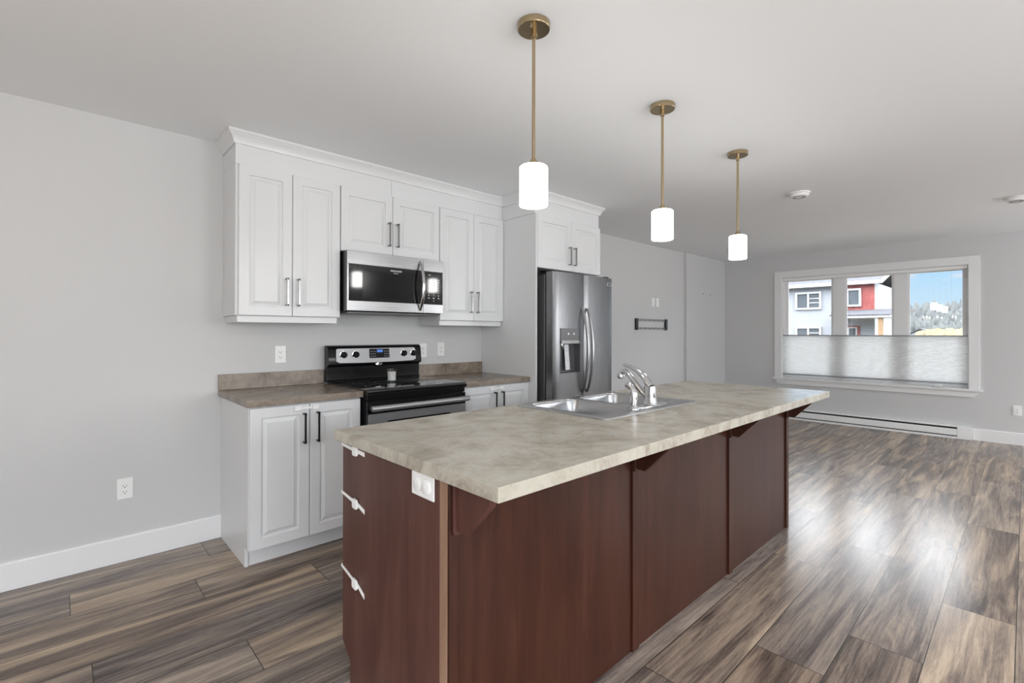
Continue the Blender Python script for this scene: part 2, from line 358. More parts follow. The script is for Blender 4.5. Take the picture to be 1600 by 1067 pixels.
# baseboards
bb = MB(); bb.prism(((0, 0), (.013, 0), (.013, .130), (.009, .138), (0, .138)), lambda p, q, t: (t, D-p, q), XR, .7265)
structure(bb.build('baseboard_left', M['trim'], smooth=False))
bb = MB(); bb.prism(((0, 0), (.013, 0), (.013, .130), (.009, .138), (0, .138)), lambda p, q, t: (t, D-p, q), 3.76, XS)
structure(bb.build('baseboard_left', M['trim'], smooth=False))
bb = MB(); bb.prism(((0, 0), (.013, 0), (.013, .130), (.009, .138), (0, .138)), lambda p, q, t: (t, D-.042-p, q), XS, W)
structure(bb.build('baseboard_left', M['trim'], smooth=False))
for a, b_ in ((DY1+.09, .44), (2.76, D-.055), (YR, DY0-.09)):
    bb = MB(); bb.prism(((0, 0), (.013, 0), (.013, .130), (.009, .138), (0, .138)), lambda p, q, t: (W-p, t, q), a, b_)
    structure(bb.build('baseboard_far', M['trim'], smooth=False))
for a, b_ in ((XR, PX0-.09), (PX1+.09, W-.015)):
    structure(MB().box(a, b_, YR, YR+.013, 0, .138).build('baseboard_right', M['trim'], smooth=False))

# ------------------------------------------------------------------ window with three lights
win = thing('window_1', (W, (WY0+WY1)/2, WZ0), 'wide white framed window of three panes above the baseboard heater', None); structure(win)
F = FX(W)
cw = .092
ca = MB()
ca.fbox(F, WY0-cw, WY0+.004, WZ0, WZ1+cw, 0, .018); ca.fbox(F, WY1-.004, WY1+cw, WZ0, WZ1+cw, 0, .018); ca.fbox(F, WY0+.004, WY1-.004, WZ1-.004, WZ1+cw, 0, .018)
ca.build('casing', M['trim'], win, bev=.002)
MB().fbox(F, WY0-cw-.025, WY1+cw+.025, WZ0-.022, WZ0, -.02, .045).build('stool', M['trim'], win, bev=.003)
MB().prism(((WY0-cw-.005, WZ0-.022), (WY1+cw+.005, WZ0-.022), (WY1+cw-.05, WZ0-.092), (WY0-cw+.05, WZ0-.092)), lambda p, q, t: (W-t, p, q), 0, .020).build('apron', M['trim'], win, smooth=False)
jb = MB(); jd = .14
jb.fbox(F, WY0, WY0+.012, WZ0, WZ1, -jd, 0); jb.fbox(F, WY1-.012, WY1, WZ0, WZ1, -jd, 0); jb.fbox(F, WY0+.012, WY1-.012, WZ1-.012, WZ1, -jd, 0); jb.fbox(F, WY0+.012, WY1-.012, WZ0-.02, WZ0+.012, -jd, -.02)
jb.build('jamb', M['trim'], win, smooth=False)
fz0, fz1 = WZ0+.012, WZ1-.012; fy0, fy1 = WY0+.012, WY1-.012
m1, m2 = (1.74, 1.885), (1.055, 1.198)     # mullions (y), right then left in the wall's own order
fr = MB(); xa, xb = -.135, -.095
fr.fbox(F, fy0, fy0+.03, fz0, fz1, xa, xb); fr.fbox(F, fy1-.03, fy1, fz0, fz1, xa, xb)
fr.fbox(F, fy0+.03, fy1-.03, fz1-.028, fz1, xa, xb); fr.fbox(F, fy0+.03, fy1-.03, fz0, fz0+.03, xa, xb)
fr.build('frame', M['trim'], win, bev=.002)
for a, b_ in (m1, m2):
    MB().fbox(F, a, b_, fz0+.03, fz1-.028, xa, -.088).build('mullion', M['trim'], win, bev=.003)
for a, b_ in ((m1[1], fy1-.03), (m2[1], m1[0]), (fy0+.03, m2[0])):
    s = MB(); x0_, x1_ = -.130, -.100; g = .022
    s.fbox(F, a, a+g, fz0+.03, fz1-.028, x0_, x1_); s.fbox(F, b_-g, b_, fz0+.03, fz1-.028, x0_, x1_)
    s.fbox(F, a+g, b_-g, fz0+.03, fz0+.03+g, x0_, x1_); s.fbox(F, a+g, b_-g, fz1-.028-g, fz1-.028, x0_, x1_)
    so = s.build('sash', M['trim'], win, bev=.002)
    MB().fbox(F, a+g-.004, b_-g+.004, fz0+.03+g-.004, fz1-.028-g+.004, -.117, -.113).build('pane', M['glass'], so, smooth=False)
MB().box(W+.085, W+.0948, fy0+.004, fy0+.034, 1.955, 1.975).build('sash_lock', M['nickel'], win, bev=.002)
cr_ = MB(); cr_.box(W-.01, W+.03, .71, .79, WZ0+.0125, WZ0+.026); cr_.tube(((W, .72, WZ0+.03), (W-.012, .77, WZ0+.034), (W-.018, .85, WZ0+.02)), .006)
cr_.build('crank', M['trim'], win)

# cellular blind, lowered from the top
bl = thing('cellular_blind', (W+.03, (WY0+WY1)/2, .65), 'white pleated cellular blind covering the lower half of the window', 'blind')
by0, by1 = WY0+.016, WY1-.016
n = 32; z0, z1 = .668, 1.232
for dx_ in (0, .036):
    pts_f = []; pts_b = []
    for i in range(2*n+1):
        z = z0 + (z1-z0)*i/(2*n); pts_f.append((.012 if i % 2 else .004, z))
    s = MB()
    A = [s.bm.verts.new((W+.020+dx_+(-p if dx_ == 0 else p-.008), by0, z)) for p, z in pts_f]; B = [s.bm.verts.new((W+.020+dx_+(-p if dx_ == 0 else p-.008), by1, z)) for p, z in pts_f]
    for i in range(2*n): s.bm.faces.new((A[i], A[i+1], B[i+1], B[i]))
    s.build('pleated_cloth', M['blind'], bl, smooth=False)
MB().box(W+.006, W+.056, by0, by1, 1.230, 1.246).build('top_rail', M['greyplastic'], bl, bev=.002)
MB().box(W+.006, W+.056, by0, by1, .650, .670).build('bottom_rail', M['greyplastic'], bl, bev=.002)
hr = MB().box(W+.008, W+.05, by0, by1, WZ1-.052, WZ1-.014).build('head_rail', M['plastic'], bl, bev=.003)
for y in (by0+.14, (by0+by1)/2-.3, (by0+by1)/2+.3, by1-.14):
    MB().tube(((W+.03, y, 1.2465), (W+.03, y, WZ1-.05)), .0008, 6).build('lift_cord', M['plastic'], bl)

# baseboard heater
ht = thing('baseboard_heater', (W, 1.6, 0), 'long white electric baseboard heater under the window', 'heater')
hp = [(0, .148), (.018, .148), (.022, .138)]
MB().prism(((0, .008), (.045, .008), (.045, .148), (0, .148)), lambda p, q, t: (W-p, t, q), .57, 2.75).build('back_box', M['dark'], ht, smooth=False)  # near-black colour stands in for the shade inside the heater slots
MB().prism(((.046, .044), (.064, .038), (.064, .108), (.060, .114), (.046, .114)), lambda p, q, t: (W-p, t, q), .57, 2.75).build('front_cover', M['plastic'], ht, smooth=False)
MB().prism(((0, .134), (.0455, .134), (.062, .138), (.062, .144), (.055, .149), (0, .149)), lambda p, q, t: (W-p, t, q), .57, 2.75).build('top_cover', M['plastic'], ht, smooth=False)
MB().prism(((0, 0), (.064, 0), (.064, .020), (.052, .024), (0, .024)), lambda p, q, t: (W-p, t, q), .57, 2.75).build('bottom_lip', M['plastic'], ht, smooth=False)
MB().box(W-.066, W, .445, .572, 0, .150).build('end_cap', M['plastic'], ht, bev=.004)

# ------------------------------------------------------------------ wall plates
def outlet(F, u, v, label, horiz=False, name='electrical_outlet', cat='outlet', group=None, kind='duplex'):
    loc = F(u, v, 0)
    t_ = thing(name, loc, label, cat, group)
    hw, hh = (.0575, .035) if horiz else (.035, .0575)
    MB().fbox(F, u-hw, u+hw, v-hh, v+hh, 0, .006).build('cover_plate', M['plastic'], t_, bev=.0025)
    if kind == 'duplex':
        r_ = MB().fbox(F, u-.0165, u+.0165, v-.033, v+.033, .006, .0085).build('receptacle', M['plastic'], t_, bev=.001)
        s = MB()
        for dv in (-.019, .013):
            s.fbox(F, u-.0085, u-.0060, v+dv-.001, v+dv+.008, .0085, .0088); s.fbox(F, u+.0055, u+.0080, v+dv, v+dv+.007, .0085, .0088)
            s.fbox(F, u-.003, u+.002, v+dv-.0085, v+dv-.004, .0085, .0088)
        s.build('slot', M['dark'], r_, smooth=False)
    elif kind == 'switch':
        MB().fbox(F, u-.0165, u+.0165, v-.033, v+.033, .006, .009).build('rocker', M['plastic'], t_, bev=.0015)
    elif kind == 'capped':
        for du in (-.022, .022):
            c = F(u+du, v, .006); ax = 'X' if F(0, 0, 1)[0] != 0 else 'Y'; sg = F(0, 0, 1)[0]-F(0, 0, 0)[0]
            s = MB(); s.lathe(((.0, 0), (.0215, 0), (.0215, sg*.004), (.018, sg*.006), (0.0001, sg*.006)), c, 28, ax, False, False)
            o = s.build('outlet_cap', M['plastic'], t_)
    return t_
FK = FY(D)
outlet(FK, .262, .400, 'white wall outlet low on the bare grey wall left of the cabinets')
outlet(FK, 1.075, 1.120, 'white wall outlet above the left counter beside the stove')
outlet(FK, 2.192, 1.120, 'white wall outlet half hidden behind the stove backguard')
outlet(FK, 2.370, 1.126, 'white wall outlet above the right counter near the fridge panel')
outlet(FX(W), .072, .390, 'white wall outlet low on the window wall right of the heater')
outlet(FK, 5.80, 1.681, 'white blank switch plate above the television bracket, the left of the pair', name='switch_plate', cat='switch plate', kind='switch')
outlet(FK, 5.905, 1.681, 'white outlet above the television bracket, the right of the pair')
# television wall bracket
tv = thing('television_bracket', (5.745, D, 1.38), 'grey and black television wall bracket beyond the fridge', 'wall bracket')
for za, zb in ((1.425, 1.452), (1.316, 1.343)):
    r_ = MB(); r_.fbox(FK, 5.39, 6.10, za, zb, 0, .012); r_.fbox(FK, 5.39, 6.10, zb-.004, zb, .012, .020)
    ro = r_.build('rail', M['clip'], tv, bev=.001)
    for i in range(6): MB().fbox(FK, 5.46+i*.11, 5.50+i*.11, (za+zb)/2-.004, (za+zb)/2+.002, .012, .0125).build('slot', M['dark'], ro, smooth=False)
for a, b_ in ((5.355, 5.40), (6.09, 6.135)):
    MB().fbox(FK, a, b_, 1.308, 1.458, 0, .03).build('end_cap', M['black'], tv, bev=.004)
for x, lab in ((7.16, 'small dark screw in the wall by the window corner, the left one'), (7.40, 'small dark screw in the wall by the window corner, the right one')):
    s = MB(); s.lathe(((.004, 0), (.004, -.012), (.009, -.012), (.009, -.016), (.0001, -.017)), (x, D-.042, 1.87), 14, 'Y', True, False)
    tag(s.build('wall_screw', M['clip']), lab, 'screw', 'wall screws by the window corner')

# ------------------------------------------------------------------ cabinets
def door(F, u0, u1, v0, v1, parent, material, name='door', th=.02, fw=.056):
    prof = [(0, 0), (0, th-.0035), (.0012, th-.001), (.0035, th), (fw, th), (fw+.003, th-.0095), (fw+.009, th-.0105), (fw+.028, th-.0035), (fw+.0295, th-.001), (fw+.034, th-.001)]
    lo = [[F(u0+d, v0+d, w_), F(u1-d, v0+d, w_), F(u1-d, v1-d, w_), F(u0+d, v1-d, w_)] for d, w_ in prof]
    s = MB(); s.rings([[tuple(p) for p in l] for l in lo])
    return s.build(name, material, parent, ang=20)
def pull(F, u, v0, v1, parent, w0=.02, material=None):
    s = MB(); m_ = material or M['nickel']
    s.fbox(F, u-.005, u+.005, v0, v1, w0+.024, w0+.033)
    s.fbox(F, u-.006, u+.006, v0, v0+.011, w0, w0+.033); s.fbox(F, u-.006, u+.006, v1-.011, v1, w0, w0+.033)
    return s.build('handle', m_, parent, bev=.001)
UPY = 3.13
FU = FY(UPY)
def upper(x0, x1, z0, z1, split, label, hz, rail=True, yf=UPY, gable=None, doorz=None):
    t_ = thing('upper_cabinet', ((x0+x1)/2, D, z0), label, 'cabinet', 'white wall cabinets')
    F = FY(yf)
    MB().box(x0, x1, yf, D-.001, z0, z1).build('body', M['cab'], t_, bev=.0015)
    for a, b_, hx in ((x0+.0015 if gable is None else gable, split-.0015, split-.036), (split+.0015, x1-.0015, split+.032)):
        d = door(F, a, b_, z0+.001, z1-.002, t_, M['cab'])
        pull(F, hx, hz[0], hz[1], d)
    if rail:
        s = MB(); rz0, rz1 = z0-.040, z0-.0005
        s.box(x0+.012, x1-.012, yf+.004, yf+.022, rz0, rz1); s.box(x0+.012, x0+.030, yf+.022, D-.002, rz0, rz1); s.box(x1-.030, x1-.012, yf+.022, D-.002, rz0, rz1)
        s.build('light_rail', M['cab'], t_, bev=.002)
    return t_
upper(.735, 1.3535, 1.3665, 2.250, 1.0485, 'white two-door wall cabinet left of the microwave', (1.430, 1.601), gable=.749)
upper(1.3565, 2.1455, 1.813, 2.248, 1.741, 'short white two-door wall cabinet above the microwave', (1.880, 2.050), rail=False)
upper(2.1485, 2.8165, 1.3645, 2.246, 2.486, 'white two-door wall cabinet right of the microwave', (1.430, 1.603))
upper(2.8375, 3.684, 1.803, 2.244, 3.266, 'short white two-door cabinet above the refrigerator', (1.855, 2.012), rail=False, yf=2.74)
tag(MB().box(2.8185, 2.8355, 2.722, D-.001, 0, 2.2435).build('side_panel', M['cab'], bev=.001), 'tall white end panel between the right counter and the refrigerator', 'cabinet panel')
bpy.data.objects['side_panel'].name = 'cabinet_gable'
# riser boards between cabinets and crown
for a, b_, y, z, lab in ((.735, 1.7395, UPY, 2.2505, 'white filler board above the wall cabinets, left length'), (1.7415, 2.816, UPY, 2.2505, 'white filler board above the wall cabinets, right length next to the tall panel'), (2.8185, 3.684, 2.74, 2.2455, 'white filler board above the cabinet over the refrigerator')):
    tag(MB().box(a, b_, y, D-.001, z, 2.439).build('filler_board', M['cab'], bev=.001), lab, 'filler board')
# crown moulding swept around the cabinet tops with mitres
path = [Vector((.735, D-.001)), Vector((.735, UPY)), Vector((2.8185, UPY)), Vector((2.8185, 2.74)), Vector((3.684, 2.74)), Vector((3.684, D-.001))]
prof = [(.0005, 2.366), (.010, 2.366), (.012, 2.374), (.016, 2.385), (.022, 2.398), (.030, 2.410), (.037, 2.417), (.039, 2.421), (.044, 2.424), (.044, 2.439), (.0005, 2.439)]
lo = []
for i, p in enumerate(path):
    def nr(a, b_): d = (b_-a).normalized(); return Vector((d.y, -d.x))   # outward (room side) of the walk
    ns = []
    if i > 0: ns.append(nr(path[i-1], p))
    if i < len(path)-1: ns.append(nr(p, path[i+1]))
    if len(ns) == 2: o_ = (ns[0]+ns[1]) / (1+ns[0].dot(ns[1]))
    else: o_ = ns[0]
    # walking left->right along the kitchen front, the room lies to the right hand side (-y)
    lo.append([(p.x+o_.x*d, p.y+o_.y*d, z) for d, z in prof])
s = MB(); s.rings(lo)
tag(s.build('crown_molding', M['cab'], ang=25), 'white crown moulding along the cabinet tops against the ceiling', 'moulding')

def latch(F, ul, ur, v, label):
    t_ = thing('safety_latch', F((ul+ur)/2, v, .02), label, 'safety latch', 'white child safety latches')
    for u in (ul, ur):
        s = MB(); s.fbox(F, u-.020, u+.020, v-.014, v+.014, .0205, .029); s.build('pad', M['plastic'], t_, bev=.005, segs=3)
    MB().fbox(F, ul+.02, ur-.02, v-.006, v+.006, .0225, .0255).build('strap', M['plastic'], t_, bev=.001)
BY = 2.82; FB = FY(BY); CT = .9076
def base(x0, x1, split, label, gable=None):
    t_ = thing('base_cabinet', ((x0+x1)/2, 3.1, 0), label, 'cabinet', 'white base cabinets')
    s = MB(); s.box(x0+.016, x1, BY, D-.014, .105, CT-.0385); s.box(x0+.016, x1-.016, 2.886, 2.902, 0, .105)
    s.build('body', M['cab'], t_, smooth=False)
    s = MB(); s.prism(((D-.001, 0), (2.876, 0), (2.876, .105), (BY, .105), (BY, CT-.0385), (D-.001, CT-.0385)), lambda p, q, t: (t, p, q), x0, x0+.0155)
    s.build('side_panel', M['cab'], t_, bev=.001)
    for a, b_, hx in ((x0+.003, split-.0015, split-.034), (split+.0015, x1-.0015, split+.042)):
        d = door(FB, a, b_, .106, CT-.0465, t_, M['cab'])
        pull(FB, hx, .640, .812, d, material=M['nickeldark'])
    return t_
base(.727, 1.350, 1.042, 'white two-door base cabinet left of the stove')
base(2.132, 2.816, 2.476, 'white two-door base cabinet between the stove and the refrigerator')
latch(FB, .975, 1.075, .838, 'white child safety latch across the doors of the left base cabinet')
latch(FB, 2.415, 2.515, .838, 'white child safety latch across the doors of the base cabinet right of the stove')
def counter(x0, x1, label):
    t_ = thing('countertop', ((x0+x1)/2, 3.1, CT), label, 'countertop', 'laminate wall counters with shade in the colour')
    MB().box(x0, x1, 2.782, D-.001, CT-.038, CT).build('worktop', M['laminateshade'], t_, bev=.003)
    MB().box(x0, x1 if x0 < 1 else x1-.004, D-.021, D-.001, CT+.0005, CT+.098).build('backsplash', M['laminateshade'], t_, bev=.002)
counter(.711, 1.3605, 'marbled laminate counter left of the stove, shade painted into its colour')
counter(2.1265, 2.8165, 'laminate counter between the stove and the refrigerator, shade painted into its colour')

# ------------------------------------------------------------------ stove
sx0, sx1 = 1.364, 2.122
sv = thing('stove', ((sx0+sx1)/2, 3.08, 0), 'black and stainless electric range with a smooth glass cooktop', 'stove')
s = MB(); s.box(sx0, sx1, 2.775, D-.02, .03, .886)
for x in (sx0+.03, sx1-.07):
    for y in (2.85, 3.32): s.box(x, x+.04, y, y+.04, 0, .03)
s.build('body', M['black'], sv, bev=.002)
s = MB(); s.prism(((2.742, .880), (2.735, .888), (2.735, .904), (2.745, .9135), (2.760, .916), (3.345, .916), (3.345, .880)), lambda p, q, t: (t, p, q), sx0-.001, sx1+.001)
ck = s.build('cooktop', M['blackglass'], sv, bev=.002)
for x, y, r in ((sx0+.20, 2.92, .115), (sx0+.56, 2.92, .085), (sx0+.20, 3.19, .085), (sx0+.56, 3.19, .115)):
    s = MB(); n = 48
    a = [(x+r*math.cos(i*2*math.pi/n), y+r*math.sin(i*2*math.pi/n), .9163) for i in range(n)]; b_ = [(x+(r-.003)*math.cos(i*2*math.pi/n), y+(r-.003)*math.sin(i*2*math.pi/n), .9163) for i in range(n)]
    s.rings([a, b_], False, False); s.build('burner_ring', M['greyplastic'], ck, keep=True)
MB().box(sx0+.004, sx1-.004, 2.752, 2.774, .846, .879).build('vent_strip', M['black'], sv, bev=.003)
# oven door: stainless skin with a rounded window
FO = FY(2.775)
dr = MB().fbox(FO, sx0+.003, sx1-.003, .215, .843, .001, .030).build('oven_door', M['black'], sv, bev=.003)
def rrect(u0, u1, v0, v1, r, k=6):
    pts = []
    for cx_, cy_, a0 in ((u1-r, v1-r, 0), (u0+r, v1-r, 90), (u0+r, v0+r, 180), (u1-r, v0+r, 270)):
        for i in range(k+1): a = R(a0+90*i/k); pts.append((cx_+r*math.cos(a), cy_+r*math.sin(a)))
    return pts
def plate_with_hole(F, outer, inner, w0, w1, name, material, parent, bev=.001):
    s = MB(); n = len(outer)
    s.rings([[F(p, q, w0) for p, q in inner], [F(p, q, w0) for p, q in outer], [F(p, q, w1) for p, q in outer], [F(p, q, w1) for p, q in inner], [F(p, q, w0) for p, q in inner]], False, False)
    bmesh.ops.remove_doubles(s.bm, verts=s.bm.verts, dist=1e-5)
    return s.build(name, material, parent)
plate_with_hole(FO, rrect(sx0+.006, sx1-.006, .220, .765, .008), rrect(sx0+.12, sx1-.12, .30, .715, .035), .0302, .036, 'door_skin', M['ovensteel'], dr)
MB().prism(rrect(sx0+.121, sx1-.121, .301, .714, .034), lambda p, q, t: FO(p, q, t), .0302, .032).build('oven_window', M['blackglass'], dr)
MB().prism(rrect(sx0+.165, sx1-.165, .35, .675, .02), lambda p, q, t: FO(p, q, t), .0321, .0325).build('inner_pane', M['black'], dr)
s = MB(); zc = .803
pts = [(sx0+.012, 2.705, zc), (sx0+.03, 2.699, zc), (sx0+.2, 2.695, zc), ((sx0+sx1)/2, 2.694, zc), (sx1-.2, 2.695, zc), (sx1-.03, 2.699, zc), (sx1-.012, 2.705, zc)]
s.tube(pts, .0205, 16, .9)
for x in (sx0+.035, sx1-.035): s.box(x-.014, x+.014, 2.700, 2.7445, zc-.012, zc+.012)
s.build('handle', M['ovensteel'], dr, ang=50)
d2_ = MB().fbox(FO, sx0+.003, sx1-.003, .045, .208, .001, .034).build('storage_drawer', M['steel'], sv, bev=.003)
# backguard
s = MB(); s.prism(((D-.02, .9165), (3.345, .9165), (3.362, .93), (3.362, 1.022), (3.338, 1.030), (3.325, 1.040), (3.338, 1.150), (3.352, 1.168), (3.372, 1.174), (D-.02, 1.174)), lambda p, q, t: (t, p, q), sx0, sx1)
bgd = s.build('backguard', M['black'], sv, bev=.004, segs=3)
zs, ze = 1.045, 1.152
def FG(u, v, w):       # tilted backguard face
    k = (v-1.040)/.110; return (u, 3.325+.013*k - w, v)
pan = [(sx0+.055, 1.062), (sx0+.08, 1.050), ((sx0+sx1)/2-.12, 1.0455), ((sx0+sx1)/2+.12, 1.0455), (sx1-.08, 1.050), (sx1-.055, 1.062), (sx1-.058, 1.146), (sx1-.07, 1.152), (sx0+.07, 1.152), (sx0+.058, 1.146)]
s = MB(); s.prism(pan, lambda p, q, t: FG(p, q, t), .0005, .004); s.build('control_panel', M['panelsteel'], bgd, bev=.001)
for x in (1.464+.010, 1.555+.010, 1.960, 2.048):
    c = FG(x, 1.108, .004); kz = 1.108
    s = MB(); s.lathe(((.029, 0), (.029, -.002), (.026, -.003), (.0001, -.003)), (c[0], c[1], c[2]), 28, 'Y', True, False); bz = s.build('knob_bezel', M['chrome'], bgd)
    s = MB(); s.lathe(((.023, -.0035), (.021, -.020), (.018, -.023), (.0001, -.023)), (c[0], c[1], c[2]), 28, 'Y', True, False); s.box(c[0]-.004, c[0]+.004, c[1]-.029, c[1]-.020, c[2]-.019, c[2]+.019)
    s.build('knob', M['black'], bgd)
dx0, dx1 = 1.672, 1.835
dsp = MB(); dsp.prism(((dx0, 1.078), (dx1, 1.078), (dx1, 1.146), (dx0, 1.146)), lambda p, q, t: FG(p, q, t), .0042, .0075); dsp = dsp.build('display_panel', M['greyplastic'], bgd, bev=.001)
dsp.data.materials[0] = M['black']
s = MB(); s.prism(((1.732, 1.120), (1.780, 1.120), (1.780, 1.139), (1.732, 1.139)), lambda p, q, t: FG(p, q, t), .0077, .0082); s.build('clock_display', M['blue'], dsp, smooth=False)
s = MB()
for i in range(3):
    for j in range(3):
        for u0 in (1.682, 1.792):
            uu = u0+i*.015; vv = 1.088+j*.018
            MB().prism(((uu, vv), (uu+.008, vv), (uu+.008, vv+.005), (uu, vv+.005)), lambda p, q, t: FG(p, q, t), .0077, .0080).build('button', M['greyplastic'], dsp, smooth=False)
bx = (sx0+sx1)/2+.005
s = MB(); n = 32
s.rings([[(bx+.030*k_*math.cos(2*math.pi*i/n), yy, 1.0335+.0105*k_*math.sin(2*math.pi*i/n)) for i in range(n)] for k_, yy in ((1, 3.332), (1, 3.324), (.9, 3.322))])
bdg = s.build('badge', M['chrome'], bgd)
text('Whirlpool', lambda a, b_, c_: (bx+a, 3.3215-c_, 1.0335+b_), .011, 'lettering', M['black'], bdg)

# candle in a glass on the cooktop
cx_, cy_ = 1.715, 3.075
cj = thing('candle_jar', (cx_, cy_, .9165), 'small white candle in a clear glass on the cooktop', 'candle')
zb = .9172
s = MB(); s.lathe(((.034, 0), (.038, .003), (.041, .092), (.0385, .092), (.0355, .012), (.0001, .010)), (cx_, cy_, zb), 32, 'Z', True, False); s.build('glass', M['jar'], cj)
s = MB(); s.lathe(((.0345, .013), (.0375, .074), (.0001, .074)), (cx_, cy_, zb), 32, 'Z', True, False); s.build('wax', M['wax'], cj)
s = MB(); s.tube(((cx_, cy_, zb+.074), (cx_+.001, cy_, zb+.084)), .001, 6); s.build('wick', M['dark'], cj)

# ------------------------------------------------------------------ microwave
mx0, mx1, mz0, mz1 = 1.361, 2.119, 1.400, 1.811; MY = 3.055
mw = thing('microwave', ((mx0+mx1)/2, D, mz0), 'stainless over-the-range microwave with a black glass door', 'microwave')
MB().box(mx0+.002, mx1-.002, MY, D-.001, mz0+.008, mz1-.001).build('body', M['black'], mw, bev=.002)
MB().box(mx0+.02, mx1-.02, MY+.01, D-.03, mz0-.004, mz0+.0075).build('bottom_vent', M['steelside'], mw, bev=.003)
FM = FY(MY); px = 1.944
def strip(u0, u1, v0, v1, name, material, parent, w0=.001, w1=.030, bev=.003): return MB().fbox(FM, u0, u1, v0, v1, w0, w1).build(name, material, parent, bev=bev)
md = strip(mx0, px-.001, mz0+.012, mz1-.003, 'door', M['blackglass'], mw, .001, .026)
strip(mx0, px-.001, mz1-.090, mz1-.003, 'upper_trim', M['steel'], md, .0262, .031, .002)
strip(mx0, px-.001, mz0+.012, mz0+.078, 'lower_trim', M['steel'], md, .0262, .031, .002)
strip(mx0, mx0+.012, mz0+.0785, mz1-.0905, 'side_trim', M['steel'], md, .0262, .031, .001)
strip(mx0+.11, px-.09, mz0+.10, mz1-.135, 'door_window', M['black'], md, .0262, .0268, .0004)
mp_ = strip(px+.001, mx1, mz0+.012, mz1-.003, 'control_panel', M['blackglass'], mw, .001, .026)
strip(px+.001, mx1, mz1-.090, mz1-.003, 'upper_trim', M['steel'], mp_, .0262, .031, .002)
strip(px+.001, mx1, mz0+.012, mz0+.078, 'lower_trim', M['steel'], mp_, .0262, .031, .002)
s = MB()
for r_ in range(9):
    for c_ in range(3):
        u = px+.050+c_*.043; v_ = mz1-.150-r_*.0195
        if r_ == 8 and c_ != 1: continue
        ww = .007 if r_ in (0, 1, 2, 7) else .0035
        MB().fbox(FM, u-ww, u+ww, v_-.003, v_+.003, .0262, .0266).build('button', M['ink'], mp_, smooth=False)
MB().fbox(FM, px+.045, px+.065, mz1-.118, mz1-.114, .0262, .0266).build('clock_mark', M['ink'], mp_, smooth=False)
text('FRIGIDAIRE', lambda a, b_, c_: (1.722+a, MY-.0265-c_, mz1-.113+b_), .018, 'lettering', M['ink'], md)
text('GALLERY', lambda a, b_, c_: (1.722+a, MY-.0265-c_, mz1-.129+b_), .009, 'lettering', M['ink'], md)
# bowed handle
s = MB(); pts = []; rad = []
for i in range(17):
    a = i/16; z = mz1-.025-(mz1-mz0-.055)*a; bow = math.sin(math.pi*a)
    pts.append((px-.030, MY-.032-.052*bow**.8, z)); rad.append(.010+.004*bow)
s.tube(pts, rad, 14, .7); s.build('handle', M['chrome'], md, ang=60)

# ------------------------------------------------------------------ refrigerator
fx0, fx1, fz1_ = 2.879, 3.684, 1.764; FYF = 2.588
fg = thing('refrigerator', ((fx0+fx1)/2, 3.0, 0), 'stainless side-by-side refrigerator with ice and water dispenser', 'refrigerator')
s = MB(); s.box(fx0+.004, fx1-.004, FYF+.095, D-.03, .02, fz1_-.022)
for x in (fx0+.05, fx1-.1):
    for y in (FYF+.15, D-.12): s.box(x, x+.05, y, y+.05, 0, .02)
s.build('body', M['steelside'], fg, bev=.004)
MB().box(fx0+.01, fx1-.01, FYF+.075, FYF+.0945, .02, .10).build('kick_grille', M['black'], fg, bev=.002)
sp_ = 3.271
def fdoor(u0, u1, hole=None):
    us = [u0+(u1-u0)*i/12 for i in range(13)]; zs = [.105, fz1_]
    if hole:
        us = sorted(set([u for u in us if not any(abs(u-h_) < .008 for h_ in hole[:2])] + list(hole[:2]))); zs = [.105, hole[2], hole[3], fz1_]
    def yy(u): k = (u-u0)/(u1-u0); e_ = min(k, 1-k); return FYF - .008*math.sin(math.pi*k) + (.006*(1-e_/.03)**2 if e_ < .03 else 0)
    s = MB(); V = {}
    for i, u in enumerate(us):
        for j, z in enumerate(zs): V[i, j] = s.bm.verts.new((u, yy(u), z))
    Bk = {}
    for i, u in enumerate(us):
        for j in (0, len(zs)-1): Bk[i, j] = s.bm.verts.new((u, FYF+.075, zs[j]))
    nz = len(zs)-1
    for i in range(len(us)-1):
        for j in range(nz):
            if hole and us[i] >= hole[0]-1e-6 and us[i+1] <= hole[1]+1e-6 and j == 1: continue
            s.bm.faces.new((V[i, j], V[i+1, j], V[i+1, j+1], V[i, j+1]))
        s.bm.faces.new((V[i, nz], V[i+1, nz], Bk[i+1, nz], Bk[i, nz])); s.bm.faces.new((V[i, 0], Bk[i, 0], Bk[i+1, 0], V[i+1, 0]))
        s.bm.faces.new((Bk[i, 0], Bk[i, nz], Bk[i+1, nz], Bk[i+1, 0]))
    for i in (0, len(us)-1):
        s.bm.faces.new([V[i, j] for j in range(nz+1)] + [Bk[i, nz], Bk[i, 0]])
    return s.build('door', M['steelv'], fg, ang=45, keep=False)
hu0, hu1, hv0, hv1 = 2.960, 3.214, .935, 1.305
ld = fdoor(fx0, sp_-.002, (hu0, hu1, hv0, hv1)); rd = fdoor(sp_+.002, fx1)
